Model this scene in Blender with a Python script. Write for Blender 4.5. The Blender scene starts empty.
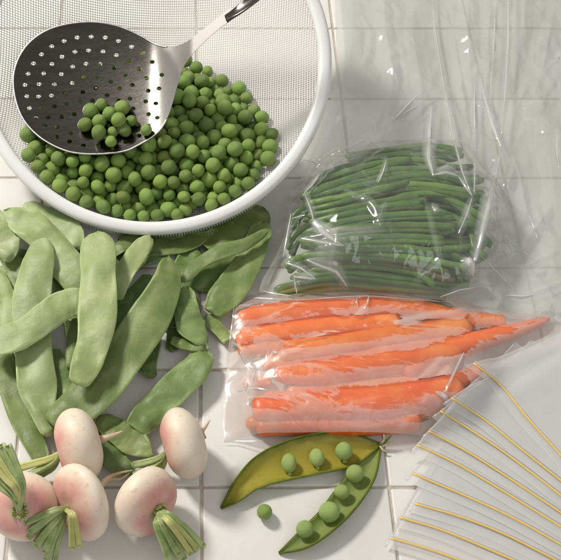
import bpy, bmesh, math, random
import numpy as np
from mathutils import Vector, Matrix, noise
from mathutils.geometry import delaunay_2d_cdt

random.seed(7); np.random.seed(7)
S = bpy.context.scene
COL = S.collection

# ------------------------------------------------------------------ camera
PITCH = math.radians(54.0)
FPX = 1066.0            # focal length in photograph pixels (561 wide)
PX0, PY0 = 185.0, 280.0 # principal point (the photograph is an off-centre crop)
DIST = 0.64
CX = -(280.5 - PX0) / FPX * DIST
CAM = Vector((CX, -DIST * math.cos(PITCH), DIST * math.sin(PITCH)))
cd = bpy.data.cameras.new('camera'); cam = bpy.data.objects.new('camera', cd); COL.objects.link(cam)
cam.location = CAM; cam.rotation_euler = (math.pi / 2 - PITCH, 0, 0)
cd.sensor_width = 36; cd.sensor_fit = 'HORIZONTAL'; cd.lens = FPX / 561 * 36
cd.shift_x = (280.5 - PX0) / 561; cd.clip_start = 0.01; cd.clip_end = 50
S.camera = cam
S.render.resolution_x = 1024; S.render.resolution_y = 1022

# ------------------------------------------------------------------ world, lamps, exposure
W = bpy.data.worlds.new('World'); S.world = W; W.use_nodes = True
bg = W.node_tree.nodes['Background']
bg.inputs['Color'].default_value = (1.0, 0.975, 0.94, 1); bg.inputs['Strength'].default_value = 0.32
def area(name, loc, target, size, power, color):
    l = bpy.data.lights.new(name, 'AREA'); l.shape = 'SQUARE'; l.size = size; l.energy = power; l.color = color
    o = bpy.data.objects.new(name, l); COL.objects.link(o); o.location = loc
    o.rotation_euler = (Vector(target) - Vector(loc)).to_track_quat('-Z', 'Y').to_euler(); return o
KEY = Vector((-0.72, 0.50, 0.90))
area('key_lamp', KEY, (-0.05, 0.0, 0.0), 0.20, 12.2, (1.0, 0.955, 0.885))
area('fill_lamp', (0.55, -1.0, 1.3), (0, 0, 0), 1.0, 3.0, (0.93, 0.96, 1.0))
S.view_settings.view_transform = 'Standard'; S.view_settings.look = 'None'
S.view_settings.exposure = 0.33; S.view_settings.gamma = 1.0; S.view_settings.use_curve_mapping = False
S.render.engine = 'CYCLES'
S.cycles.transparent_max_bounces = 28; S.cycles.max_bounces = 5; S.cycles.diffuse_bounces = 2; S.cycles.glossy_bounces = 3

# ------------------------------------------------------------------ helpers
SP, CP = math.sin(PITCH), math.cos(PITCH)
def ray(u, v):
    a = (u - PX0) / FPX; b = (PY0 - v) / FPX
    return Vector((a, CP + b * SP, -SP + b * CP))
def at(u, v, z=0.0):
    d = ray(u, v); t = (z - CAM.z) / d.z
    return CAM + d * t
def surf(u, v, H, dz=0.0):
    z = 0.0
    for _ in range(14):
        p = at(u, v, z); z = 0.5 * z + 0.5 * (H(p.x, p.y) + dz)
    return at(u, v, z)
MM = 0.6e-3    # about one photograph pixel at the table

def tag(o, label=None, cat=None, group=None, kind=None):
    if label: o['label'] = label
    if cat: o['category'] = cat
    if group: o['group'] = group
    if kind: o['kind'] = kind
    return o
def empty(name, loc, label=None, cat=None, group=None, kind=None):
    o = bpy.data.objects.new(name, None); COL.objects.link(o); o.location = loc; o.empty_display_size = 0.01
    return tag(o, label, cat, group, kind)
def mesh_obj(name, verts, faces, mat, parent=None, smooth=True, origin=None):
    org = Vector(origin) if origin is not None else (Vector(parent.location) if parent is not None and parent.parent is None else Vector((0, 0, 0)))
    if parent is not None and parent.parent is not None:
        org = Vector(parent.location) + Vector(parent.parent.location)
    me = bpy.data.meshes.new(name)
    me.from_pydata([tuple(Vector(v) - org) for v in verts], [], faces)
    if smooth: me.polygons.foreach_set('use_smooth', [True] * len(me.polygons))
    me.materials.append(mat); me.update()
    o = bpy.data.objects.new(name, me); COL.objects.link(o)
    if parent is None: o.location = org
    else: o.parent = parent
    return o

def catmull(P, n):
    P = [Vector(p) for p in P]
    if len(P) == 2: return [P[0].lerp(P[1], i / (n - 1)) for i in range(n)]
    Q = [P[0] * 2 - P[1]] + P + [P[-1] * 2 - P[-2]]
    seg = len(P) - 1; out = []
    for i in range(n):
        t = i / (n - 1) * seg; k = min(int(t), seg - 1); t -= k
        a, b, c, d = Q[k:k + 4]
        out.append(0.5 * ((2 * b) + (c - a) * t + (2 * a - 5 * b + 4 * c - d) * t * t + (3 * b - a - 3 * c + d) * t ** 3))
    return out
def lerp_list(L, t):
    x = t * (len(L) - 1); k = min(int(x), len(L) - 2); f = x - k
    return L[k] * (1 - f) + L[k + 1] * f

def sweep(P, width, thick, up=(0, 0, 1), n=32, m=16, power=1.0, roll=0.0, rolls=None, cap=0.0, endflat=(False, False), bump=None):
    """closed swept body, elliptic section, returns verts, faces"""
    C = catmull(P, n); V = []; F = []
    for i, c in enumerate(C):
        t = i / (n - 1)
        T = (C[min(i + 1, n - 1)] - C[max(i - 1, 0)]).normalized()
        U = Vector(up); side = T.cross(U).normalized(); U = side.cross(T).normalized()
        r = roll + (lerp_list(rolls, t) if rolls else 0)
        side, U = side * math.cos(r) + U * math.sin(r), U * math.cos(r) - side * math.sin(r)
        w = width(t) / 2; h = thick(t) / 2
        for j in range(m):
            a = 2 * math.pi * j / m
            ca, sa = math.cos(a), math.sin(a)
            x = math.copysign(abs(ca) ** power, ca) * w; y = math.copysign(abs(sa) ** power, sa) * h
            p = c + side * x + U * y
            if bump: p += U * bump(t, ca, sa)
            V.append(p)
    for i in range(n - 1):
        for j in range(m):
            F.append((i * m + j, i * m + (j + 1) % m, (i + 1) * m + (j + 1) % m, (i + 1) * m + j))
    V.append(C[0]); V.append(C[-1]); a, b = len(V) - 2, len(V) - 1
    for j in range(m):
        F.append((a, (j + 1) % m, j)); F.append((b, (n - 1) * m + j, (n - 1) * m + (j + 1) % m))
    return V, F
def ends(t, e0=0.08, e1=0.08, m0=0.0, m1=0.0):
    """round-off factor at the two ends"""
    f = 1.0
    if t < e0: f = m0 + (1 - m0) * math.sqrt(max(0, 1 - (1 - t / e0) ** 2))
    if t > 1 - e1: f = min(f, m1 + (1 - m1) * math.sqrt(max(0, 1 - (1 - (1 - t) / e1) ** 2)))
    return f

# ------------------------------------------------------------------ materials
def new_mat(name):
    m = bpy.data.materials.new(name); m.use_nodes = True
    nt = m.node_tree; b = nt.nodes['Principled BSDF']
    return m, nt, b, nt.nodes['Material Output']
def N(nt, t, **k):
    n = nt.nodes.new(t)
    for a, v in k.items():
        if a in n.inputs: n.inputs[a].default_value = v
        else: setattr(n, a, v)
    return n
def ramp(nt, fac, stops):
    r = nt.nodes.new('ShaderNodeValToRGB'); e = r.color_ramp.elements
    while len(e) < len(stops): e.new(0.5)
    for k, (p, c) in enumerate(stops): e[k].position = p; e[k].color = (*c, 1)
    nt.links.new(fac, r.inputs[0]); return r.outputs[0]
def tex(nt, scale, detail=4, rough=0.55, coord='Object', vec_scale=None, dist=0.0):
    tc = nt.nodes.new('ShaderNodeTexCoord'); v = tc.outputs[coord]
    if vec_scale:
        mp = nt.nodes.new('ShaderNodeMapping'); mp.inputs['Scale'].default_value = vec_scale; nt.links.new(v, mp.inputs[0]); v = mp.outputs[0]
    n = nt.nodes.new('ShaderNodeTexNoise'); n.inputs['Scale'].default_value = scale; n.inputs['Detail'].default_value = detail
    n.inputs['Roughness'].default_value = rough; n.inputs['Distortion'].default_value = dist
    nt.links.new(v, n.inputs['Vector']); return n.outputs['Fac']
def bumpn(nt, b, fac, dist, strength=1.0):
    n = nt.nodes.new('ShaderNodeBump'); n.inputs['Distance'].default_value = dist; n.inputs['Strength'].default_value = strength
    nt.links.new(fac, n.inputs['Height']); nt.links.new(n.outputs[0], b.inputs['Normal']); return n
def veg(name, *a_, **k_):
    m, nt, hs = veg_(name, *a_, **k_)
    return m
def veg_(name, dark, light, scale=120, rough=0.42, sss=0.15, rnd=0.25, translucent=0.0, bump=0.0003, tint=None, tint_scale=25):
    m, nt, b, out = new_mat(name)
    f = tex(nt, scale, 5)
    c = ramp(nt, f, [(0.3, dark), (0.72, light)])
    if tint:
        f2 = tex(nt, tint_scale, 3)
        mx = N(nt, 'ShaderNodeMix', data_type='RGBA'); mx.inputs[0].default_value = 0
        rr = N(nt, 'ShaderNodeMapRange'); rr.inputs[1].default_value = 0.5; rr.inputs[2].default_value = 0.72; nt.links.new(f2, rr.inputs[0])
        nt.links.new(rr.outputs[0], mx.inputs[0]); nt.links.new(c, mx.inputs[6]); mx.inputs[7].default_value = (*tint, 1); c = mx.outputs[2]
    oi = nt.nodes.new('ShaderNodeObjectInfo')
    mr = N(nt, 'ShaderNodeMapRange'); mr.inputs[3].default_value = 1 - rnd; mr.inputs[4].default_value = 1 + rnd; nt.links.new(oi.outputs['Random'], mr.inputs[0])
    hs = nt.nodes.new('ShaderNodeHueSaturation'); nt.links.new(c, hs.inputs['Color']); nt.links.new(mr.outputs[0], hs.inputs['Value'])
    mr2 = N(nt, 'ShaderNodeMapRange'); mr2.inputs[3].default_value = 0.488; mr2.inputs[4].default_value = 0.512
    mu = N(nt, 'ShaderNodeMath', operation='MULTIPLY'); mu.inputs[1].default_value = 7.3; nt.links.new(oi.outputs['Random'], mu.inputs[0])
    fr = N(nt, 'ShaderNodeMath', operation='FRACT'); nt.links.new(mu.outputs[0], fr.inputs[0]); nt.links.new(fr.outputs[0], mr2.inputs[0]); nt.links.new(mr2.outputs[0], hs.inputs['Hue'])
    nt.links.new(hs.outputs[0], b.inputs['Base Color'])
    b.inputs['Roughness'].default_value = rough
    b.inputs['Subsurface Weight'].default_value = sss; b.inputs['Subsurface Scale'].default_value = 0.003
    b.inputs['Subsurface Radius'].default_value = (0.6, 1.0, 0.3)
    bumpn(nt, b, tex(nt, scale * 4, 4), bump, 0.6)
    if translucent:
        tr = nt.nodes.new('ShaderNodeBsdfTranslucent'); nt.links.new(hs.outputs[0], tr.inputs[0])
        mx = nt.nodes.new('ShaderNodeMixShader'); mx.inputs[0].default_value = translucent
        nt.links.new(b.outputs[0], mx.inputs[1]); nt.links.new(tr.outputs[0], mx.inputs[2]); nt.links.new(mx.outputs[0], out.inputs[0])
    if 'flat_bean' in name:      # the paler suture along both edges of a pod, and its paler ends
        sa = nt.nodes.new('ShaderNodeAttribute'); sa.attribute_name = 'suture'
        mz = N(nt, 'ShaderNodeMix', data_type='RGBA'); nt.links.new(sa.outputs['Fac'], mz.inputs[0]); nt.links.new(hs.outputs[0], mz.inputs[6])
        mz.inputs[7].default_value = (*[min(.75, x * 1.45 + .04) for x in light], 1)
        nt.links.new(mz.outputs[2], b.inputs['Base Color'])
    return m, nt, hs

M = {}
M['pea'] = veg('pea_skin', (0.135, 0.235, 0.036), (0.25, 0.36, 0.088), 260, 0.30, 0.2, 0.30, tint=(0.29, 0.36, 0.085), tint_scale=90)
M['pod_pea'] = veg('pod_pea_skin', (0.27, 0.38, 0.09), (0.40, 0.50, 0.17), 260, 0.33, 0.25, 0.1)
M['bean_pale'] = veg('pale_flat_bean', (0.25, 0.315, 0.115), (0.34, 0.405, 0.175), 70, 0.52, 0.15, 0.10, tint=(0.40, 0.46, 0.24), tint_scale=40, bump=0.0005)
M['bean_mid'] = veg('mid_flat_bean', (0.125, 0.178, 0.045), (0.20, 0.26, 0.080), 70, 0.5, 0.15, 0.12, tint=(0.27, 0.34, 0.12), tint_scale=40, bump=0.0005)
M['bean_deep'] = veg('deep_flat_bean', (0.085, 0.135, 0.028), (0.14, 0.20, 0.05), 70, 0.52, 0.15, 0.12, bump=0.0005)  # darker copy for low-lying beans, with the pile's shade in the colour
M['green_bean'] = veg('slim_green_bean', (0.082, 0.165, 0.032), (0.150, 0.265, 0.060), 90, 0.35, 0.1, 0.35, tint=(0.14, 0.26, 0.05), tint_scale=50)
M['green_bean_brown'] = veg('slim_green_bean_browned', (0.10, 0.12, 0.03), (0.17, 0.17, 0.05), 90, 0.4, 0.1, 0.1)
M['bean_cut'] = veg('cut_bean_end', (0.28, 0.36, 0.14), (0.38, 0.46, 0.20), 300, 0.5, 0.2, 0.1)
M['stalk'] = veg('turnip_stalk', (0.20, 0.29, 0.08), (0.42, 0.48, 0.22), 130, 0.38, 0.2, 0.12, tint=(0.50, 0.55, 0.26), tint_scale=60)
M['stalk_yellow'] = veg('turnip_stalk_yellowed', (0.40, 0.42, 0.12), (0.55, 0.53, 0.22), 90, 0.42, 0.2, 0.08)
M['taproot'] = veg('taproot', (0.55, 0.40, 0.25), (0.68, 0.54, 0.38), 160, 0.5, 0.2, 0.08)
M['pod_out'] = veg('pea_pod_outside', (0.16, 0.24, 0.025), (0.30, 0.36, 0.06), 110, 0.36, 0.0, 0.05, translucent=0.55)
M['carrot'] = veg('carrot', (0.80, 0.165, 0.018), (0.85, 0.23, 0.030), 55, 0.35, 0.25, 0.07, tint=(0.88, 0.30, 0.07), tint_scale=60)

# inside of the open pod: olive gold, greener at the margins (uses a stored margin value)
def pod_inner(name, mid, edge):
    m, nt, b, out = new_mat(name)
    a = nt.nodes.new('ShaderNodeAttribute'); a.attribute_name = 'margin'
    f = tex(nt, 170, 5, 0.6)
    mth = N(nt, 'ShaderNodeMath', operation='MULTIPLY_ADD'); nt.links.new(f, mth.inputs[0]); mth.inputs[1].default_value = 0.9; nt.links.new(a.outputs['Fac'], mth.inputs[2])
    c = ramp(nt, mth.outputs[0], [(0.48, mid), (0.75, tuple(0.5 * (x + y) for x, y in zip(mid, edge))), (1.0, edge)])
    nt.links.new(c, b.inputs['Base Color']); b.inputs['Roughness'].default_value = 0.38
    bumpn(nt, b, tex(nt, 420, 3), 0.0003, 0.6)
    tr = nt.nodes.new('ShaderNodeBsdfTranslucent'); nt.links.new(c, tr.inputs[0])
    mx = nt.nodes.new('ShaderNodeMixShader'); mx.inputs[0].default_value = 0.55
    nt.links.new(b.outputs[0], mx.inputs[1]); nt.links.new(tr.outputs[0], mx.inputs[2]); nt.links.new(mx.outputs[0], out.inputs[0])
    return m
M['pod_gold'] = pod_inner('pod_lining_gold', (0.66, 0.55, 0.08), (0.24, 0.32, 0.045))
M['pod_green'] = pod_inner('pod_lining_green', (0.46, 0.55, 0.17), (0.38, 0.48, 0.13))

def turnip_mat():
    m, nt, b, out = new_mat('turnip_skin')
    a = nt.nodes.new('ShaderNodeAttribute'); a.attribute_name = 'blush'
    f = tex(nt, 45, 5, 0.6)
    mth = N(nt, 'ShaderNodeMath', operation='MULTIPLY_ADD'); nt.links.new(f, mth.inputs[0]); mth.inputs[1].default_value = 0.8; nt.links.new(a.outputs['Fac'], mth.inputs[2])
    c = ramp(nt, mth.outputs[0], [(0.34, (0.79, 0.70, 0.57)), (0.56, (0.78, 0.61, 0.49)), (0.80, (0.72, 0.43, 0.36)), (1.0, (0.66, 0.29, 0.26))])
    sp = tex(nt, 330, 3, 0.5)
    c2 = ramp(nt, sp, [(0.62, (1, 1, 1)), (0.76, (0.70, 0.48, 0.32))])
    mu = N(nt, 'ShaderNodeMix', data_type='RGBA', blend_type='MULTIPLY'); mu.inputs[0].default_value = 0.42
    nt.links.new(c, mu.inputs[6]); nt.links.new(c2, mu.inputs[7])
    nt.links.new(mu.outputs[2], b.inputs['Base Color']); b.inputs['Roughness'].default_value = 0.46; b.inputs['Specular IOR Level'].default_value = 0.4
    b.inputs['Subsurface Weight'].default_value = 0.3; b.inputs['Subsurface Scale'].default_value = 0.004; b.inputs['Subsurface Radius'].default_value = (1, 0.5, 0.3)
    bumpn(nt, b, tex(nt, 260, 5), 0.00035, 0.5)
    return m
M['turnip'] = turnip_mat()

def tile_mat():
    m, nt, b, out = new_mat('glazed_tile')
    oi = nt.nodes.new('ShaderNodeObjectInfo')
    f = tex(nt, 18, 5, 0.6)
    c = ramp(nt, f, [(0.3, (0.70, 0.685, 0.645)), (0.7, (0.80, 0.785, 0.75))])
    mr = N(nt, 'ShaderNodeMapRange'); mr.inputs[3].default_value = 0.95; mr.inputs[4].default_value = 1.03; nt.links.new(oi.outputs['Random'], mr.inputs[0])
    hs = nt.nodes.new('ShaderNodeHueSaturation'); nt.links.new(c, hs.inputs['Color']); nt.links.new(mr.outputs[0], hs.inputs['Value'])
    nt.links.new(hs.outputs[0], b.inputs['Base Color'])
    b.inputs['Roughness'].default_value = 0.42; b.inputs['Specular IOR Level'].default_value = 0.35
    bumpn(nt, b, tex(nt, 30, 3), 0.0012, 0.35)
    return m
M['tile'] = tile_mat()
m, nt, b, out = new_mat('grout'); M['grout'] = m
c = ramp(nt, tex(nt, 150, 5), [(0.3, (0.42, 0.37, 0.29)), (0.7, (0.58, 0.53, 0.45))]); nt.links.new(c, b.inputs['Base Color']); b.inputs['Roughness'].default_value = 0.9
bumpn(nt, b, tex(nt, 900, 3), 0.0004)
m, nt, b, out = new_mat('white_plastic'); M['plastic'] = m
c = ramp(nt, tex(nt, 40, 4), [(0.3, (0.76, 0.77, 0.76)), (0.7, (0.83, 0.84, 0.83))]); nt.links.new(c, b.inputs['Base Color']); b.inputs['Roughness'].default_value = 0.33
b.inputs['Subsurface Weight'].default_value = 0.1; b.inputs['Subsurface Scale'].default_value = 0.003
m, nt, b, out = new_mat('wire'); M['wire'] = m
b.inputs['Base Color'].default_value = (0.86, 0.85, 0.83, 1); b.inputs['Metallic'].default_value = 0.0; b.inputs['Roughness'].default_value = 0.35
m, nt, b, out = new_mat('brushed_steel'); M['steel'] = m
f = tex(nt, 60, 5, 0.6, vec_scale=(1, 6, 1))
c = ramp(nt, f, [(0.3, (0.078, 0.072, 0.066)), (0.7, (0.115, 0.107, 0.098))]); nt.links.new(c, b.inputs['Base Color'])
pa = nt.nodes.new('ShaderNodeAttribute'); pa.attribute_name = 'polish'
pm = N(nt, 'ShaderNodeMix', data_type='RGBA'); nt.links.new(pa.outputs['Fac'], pm.inputs[0]); nt.links.new(c, pm.inputs[6]); pm.inputs[7].default_value = (0.52, 0.50, 0.48, 1); nt.links.new(pm.outputs[2], b.inputs['Base Color'])  # lighter neck paints in its reflected light, over steel darkened for mirrored surroundings
b.inputs['Metallic'].default_value = 1.0; b.inputs['Roughness'].default_value = 0.24
r = ramp(nt, tex(nt, 400, 4, 0.6, vec_scale=(1, 9, 1)), [(0.3, (0.14,) * 3), (0.7, (0.22,) * 3)])
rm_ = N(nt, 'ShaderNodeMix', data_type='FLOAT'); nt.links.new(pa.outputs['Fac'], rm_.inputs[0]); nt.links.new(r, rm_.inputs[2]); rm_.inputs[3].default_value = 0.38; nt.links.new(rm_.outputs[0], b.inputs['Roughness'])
m, nt, b, out = new_mat('polished_handle_steel'); M['steel_handle'] = m
b.inputs['Base Color'].default_value = (0.66, 0.64, 0.62, 1); b.inputs['Metallic'].default_value = 1.0; b.inputs['Roughness'].default_value = 0.3
r = ramp(nt, tex(nt, 300, 4, 0.6), [(0.3, (0.24,) * 3), (0.7, (0.36,) * 3)]); nt.links.new(r, b.inputs['Roughness'])
m, nt, b, out = new_mat('yellow_zip'); M['zip'] = m
b.inputs['Base Color'].default_value = (0.82, 0.56, 0.16, 1); b.inputs['Roughness'].default_value = 0.4

def film(name, milky, milk_col, gloss_rough, noise_amt=0.3, noise_scale=30, attr=None, clear_T=0.92, ior=1.5, bump=0.0006, bscale=60, tcol=(1, 1, 1), gl=1.0, haze=False):
    m, nt, b, out = new_mat(name); nt.nodes.remove(b)
    tr = nt.nodes.new('ShaderNodeBsdfTransparent'); tr.inputs[0].default_value = (*tcol, 1)
    df = nt.nodes.new('ShaderNodeBsdfDiffuse'); df.inputs[0].default_value = (*milk_col, 1)
    tl = nt.nodes.new('ShaderNodeBsdfTranslucent'); tl.inputs[0].default_value = (*milk_col, 1)
    mk = nt.nodes.new('ShaderNodeMixShader'); mk.inputs[0].default_value = 0.45
    nt.links.new(df.outputs[0], mk.inputs[1]); nt.links.new(tl.outputs[0], mk.inputs[2])
    f = tex(nt, noise_scale, 2, 0.6, dist=0.4)
    mr = N(nt, 'ShaderNodeMapRange'); mr.inputs[1].default_value = 0.3; mr.inputs[2].default_value = 0.7
    mr.inputs[3].default_value = milky * (1 - noise_amt); mr.inputs[4].default_value = milky * (1 + noise_amt); nt.links.new(f, mr.inputs[0])
    fac = mr.outputs[0]
    if haze:
        ha = nt.nodes.new('ShaderNodeAttribute'); ha.attribute_name = 'doubled'
        ad = N(nt, 'ShaderNodeMath', operation='ADD'); ad.use_clamp = True; nt.links.new(fac, ad.inputs[0]); nt.links.new(ha.outputs['Fac'], ad.inputs[1]); fac = ad.outputs[0]
    if attr:
        a = nt.nodes.new('ShaderNodeAttribute'); a.attribute_name = attr
        f3_ = tex(nt, 48, 6, 0.7, vec_scale=(0.5, 1.4, 1), dist=0.9); f3n = N(nt, 'ShaderNodeMath', operation='MULTIPLY_ADD'); nt.links.new(f3_, f3n.inputs[0]); f3n.inputs[1].default_value = 3.6; f3n.inputs[2].default_value = -1.4; f3 = f3n.outputs[0]
        s = N(nt, 'ShaderNodeMath', operation='ADD'); nt.links.new(a.outputs['Fac'], s.inputs[0]); nt.links.new(f3, s.inputs[1])
        mr3 = N(nt, 'ShaderNodeMapRange'); mr3.inputs[1].default_value = 1.06; mr3.inputs[2].default_value = 1.16; nt.links.new(s.outputs[0], mr3.inputs[0])
        mx = N(nt, 'ShaderNodeMix', data_type='FLOAT'); nt.links.new(mr3.outputs[0], mx.inputs[0]); nt.links.new(fac, mx.inputs[2]); mx.inputs[3].default_value = 1 - clear_T
        fac = mx.outputs[0]
    m1 = nt.nodes.new('ShaderNodeMixShader'); nt.links.new(fac, m1.inputs[0]); nt.links.new(tr.outputs[0], m1.inputs[1]); nt.links.new(mk.outputs[0], m1.inputs[2])
    gs = nt.nodes.new('ShaderNodeBsdfGlossy'); gs.inputs['Roughness'].default_value = gloss_rough; gs.inputs[0].default_value = (gl, gl, gl, 1)
    lw = nt.nodes.new('ShaderNodeLayerWeight'); lw.inputs[0].default_value = 0.5   # thin sheet: the same from both sides
    pw = N(nt, 'ShaderNodeMath', operation='POWER'); pw.inputs[1].default_value = 4.0; nt.links.new(lw.outputs['Facing'], pw.inputs[0])
    f0 = ((ior - 1) / (ior + 1)) ** 2 * 1.8
    fr = N(nt, 'ShaderNodeMath', operation='MULTIPLY_ADD'); fr.inputs[1].default_value = 0.7; fr.inputs[2].default_value = f0; nt.links.new(pw.outputs[0], fr.inputs[0])
    bp = nt.nodes.new('ShaderNodeBump'); bp.inputs['Distance'].default_value = bump; nt.links.new(tex(nt, bscale, 2, 0.5, dist=1.0), bp.inputs['Height'])
    nt.links.new(bp.outputs[0], gs.inputs['Normal']); nt.links.new(bp.outputs[0], lw.inputs['Normal'])
    m2 = nt.nodes.new('ShaderNodeMixShader'); nt.links.new(fr.outputs[0], m2.inputs[0]); nt.links.new(m1.outputs[0], m2.inputs[1]); nt.links.new(gs.outputs[0], m2.inputs[2])
    nt.links.new(m2.outputs[0], out.inputs[0]); return m
M['clear_film'] = film('clear_film', 0.05, (0.86, 0.87, 0.86), 0.11, 0.95, 14, haze=True, tcol=(0.93, 0.935, 0.925), bump=0.0012, bscale=45, ior=1.6)
M['under_film'] = film('clear_under_film', 0.05, (0.85, 0.86, 0.84), 0.2, 0.6, 18, tcol=(0.93, 0.935, 0.925))
M['crease'] = film('film_crease', 0.80, (0.95, 0.96, 0.96), 0.15, 0.3, 60, ior=2.4, bump=0.0002)  # white milk paints the bright highlight of a fold into the film
M['soft_crease'] = film('soft_film_crease', 0.30, (0.93, 0.94, 0.94), 0.2, 0.3, 60, ior=1.7, bump=0.0002)
M['frost_film'] = film('frosted_film', 0.39, (0.92, 0.85, 0.80), 0.30, 0.25, 45, haze=True, attr='contact', clear_T=0.96, bump=0.0008, bscale=90)
M['zip_film'] = film('zip_bag_film', 0.56, (0.95, 0.95, 0.94), 0.28, 0.25, 25, bump=0.0006, bscale=40)

# ------------------------------------------------------------------ the tiled counter
TW = 0.1003 * 1.005; P0 = at(201, 487); P1 = at(389, 487); TW = P1.x - P0.x
TD = (at(201, 28).y - P0.y) / 5
GX, GY = P0.x, P0.y
counter = empty('tiled_counter', (0, 0, -0.004), kind='structure')
x0, x1, y0, y1 = GX - 6 * TW, GX + 8 * TW, GY - 5 * TD, GY + 12 * TD
mesh_obj('grout', [(x0, y0, -0.0009), (x1, y0, -0.0009), (x1, y1, -0.0009), (x0, y1, -0.0009)], [(0, 1, 2, 3)], M['grout'], counter, False)
def tile_mesh():
    bm = bmesh.new(); bmesh.ops.create_cube(bm, size=1)
    g = 0.0014
    bmesh.ops.scale(bm, vec=(TW - g, TD - g, 0.004), verts=bm.verts)
    top = [e for e in bm.edges if all(v.co.z > 0 for v in e.verts)]
    side = [e for e in bm.edges if abs(e.verts[0].co.z - e.verts[1].co.z) > 0.001]
    bmesh.ops.bevel(bm, geom=top + side, offset=0.0011, segments=3, affect='EDGES', profile=0.6)
    me = bpy.data.meshes.new('tile'); bm.to_mesh(me); bm.free()
    me.polygons.foreach_set('use_smooth', [True] * len(me.polygons)); me.materials.append(M['tile'])
    return me
tm = tile_mesh()
for i in range(-6, 8):
    for j in range(-5, 12):
        o = bpy.data.objects.new('tile', tm); COL.objects.link(o); o.parent = counter
        o.location = (GX + (i + .5) * TW + random.uniform(-1, 1) * .0002, GY + (j + .5) * TD + random.uniform(-1, 1) * .0002, 0.002 + random.uniform(-1, 0) * .00025)
        o.rotation_euler = (random.uniform(-1, 1) * .002, random.uniform(-1, 1) * .002, random.uniform(-1, 1) * .002)

# ------------------------------------------------------------------ colander: rim + wire mesh bowl
TILT = math.radians(27); RR = 0.1058; HD = 0.055
RHO = (RR ** 2 + HD ** 2) / (2 * HD)
ZC = RHO - (RHO - HD) * math.cos(TILT) + 0.0005
NRM = Vector((-0.02, -math.sin(TILT), math.cos(TILT))).normalized()
RC = at(152.5, 60, ZC)                   # centre of the rim
SC = RC + NRM * (RHO - HD)             # centre of the sphere
ex = Vector((0, 0, 1)).cross(NRM); ex = -Vector((1, 0, 0)) if ex.length < .1 else ex.normalized(); ex = ex if ex.x > 0 else -ex
ey = NRM.cross(ex)
col_obj = empty('colander', (SC.x, SC.y, 0), 'round wire mesh colander with white plastic rim holding shelled peas', 'colander')
V = []; F = []; n, mm = 128, 14
for i in range(n):
    a = 2 * math.pi * i / n; d = ex * math.cos(a) + ey * math.sin(a)
    for j in range(mm):
        b_ = 2 * math.pi * j / mm
        cr, cz = math.cos(b_), math.sin(b_)
        V.append(RC + d * (RR + 0.0008 + 0.0042 * math.copysign(abs(cr) ** .8, cr)) + NRM * (0.0034 * math.copysign(abs(cz) ** .8, cz)))
for i in range(n):
    for j in range(mm):
        F.append((i * mm + j, ((i + 1) % n) * mm + j, ((i + 1) % n) * mm + (j + 1) % mm, i * mm + (j + 1) % mm))
mesh_obj('rim', V, F, M['plastic'], col_obj)
# woven bowl
def wires(sp, rad, m=4):
    V = []; F = []
    K = int(RR / sp)
    for ax in (0, 1):
        for k in range(-K, K + 1):
            u = k * sp; half = math.sqrt(max(RR ** 2 - u * u, 0)) - 0.0005
            if half < 0.004: continue
            ns = max(6, int(half * 2 / 0.0035)); rows = []
            for i in range(ns + 1):
                w = -half + 2 * half * i / ns
                x, y = (u, w) if ax == 0 else (w, u)
                dz = RHO - HD + 0  # rim plane offset from the sphere centre
                z = -math.sqrt(max(RHO ** 2 - x * x - y * y, 1e-9)) + dz
                p = RC + ex * x + ey * y + NRM * z
                nn = (p - SC).normalized()
                p = p + nn * (0.00018 * (1 if ax else -1))
                rows.append((p, nn))
            base = len(V)
            for i, (p, nn) in enumerate(rows):
                T = (rows[min(i + 1, ns)][0] - rows[max(i - 1, 0)][0]).normalized(); sd = T.cross(nn).normalized()
                for j in range(m):
                    a = 2 * math.pi * (j + .5) / m; V.append(p + sd * math.cos(a) * rad + nn * math.sin(a) * rad)
            for i in range(ns):
                for j in range(m):
                    F.append((base + i * m + j, base + i * m + (j + 1) % m, base + (i + 1) * m + (j + 1) % m, base + (i + 1) * m + j))
    return V, F
V, F = wires(0.00145, 0.00026)
tag(mesh_obj('wire_mesh', V, F, M['wire'], col_obj), kind='stuff')
# crimped mesh hem under the rim
V = []; F = []
nh = 400
for i in range(nh):
    a = 2 * math.pi * i / nh; d = ex * math.cos(a) + ey * math.sin(a); t = (-ex * math.sin(a) + ey * math.cos(a))
    c0 = RC + d * (RR + 0.0020) - NRM * 0.003; c1 = RC + d * (RR + 0.0040) - NRM * 0.0085
    b0 = len(V); w = t * 0.0006; o_ = d * 0.0007
    V += [c0 - w, c0 + w, c0 + o_ * 1.4, c1 - w, c1 + w, c1 + o_ * 1.4]
    F += [(b0, b0 + 2, b0 + 5, b0 + 3), (b0 + 2, b0 + 1, b0 + 4, b0 + 5), (b0 + 3, b0 + 5, b0 + 4), (b0, b0 + 3, b0 + 4, b0 + 1)]
tag(mesh_obj('mesh_hem', V, F, M['plastic'], col_obj, False), kind='stuff')

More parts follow.
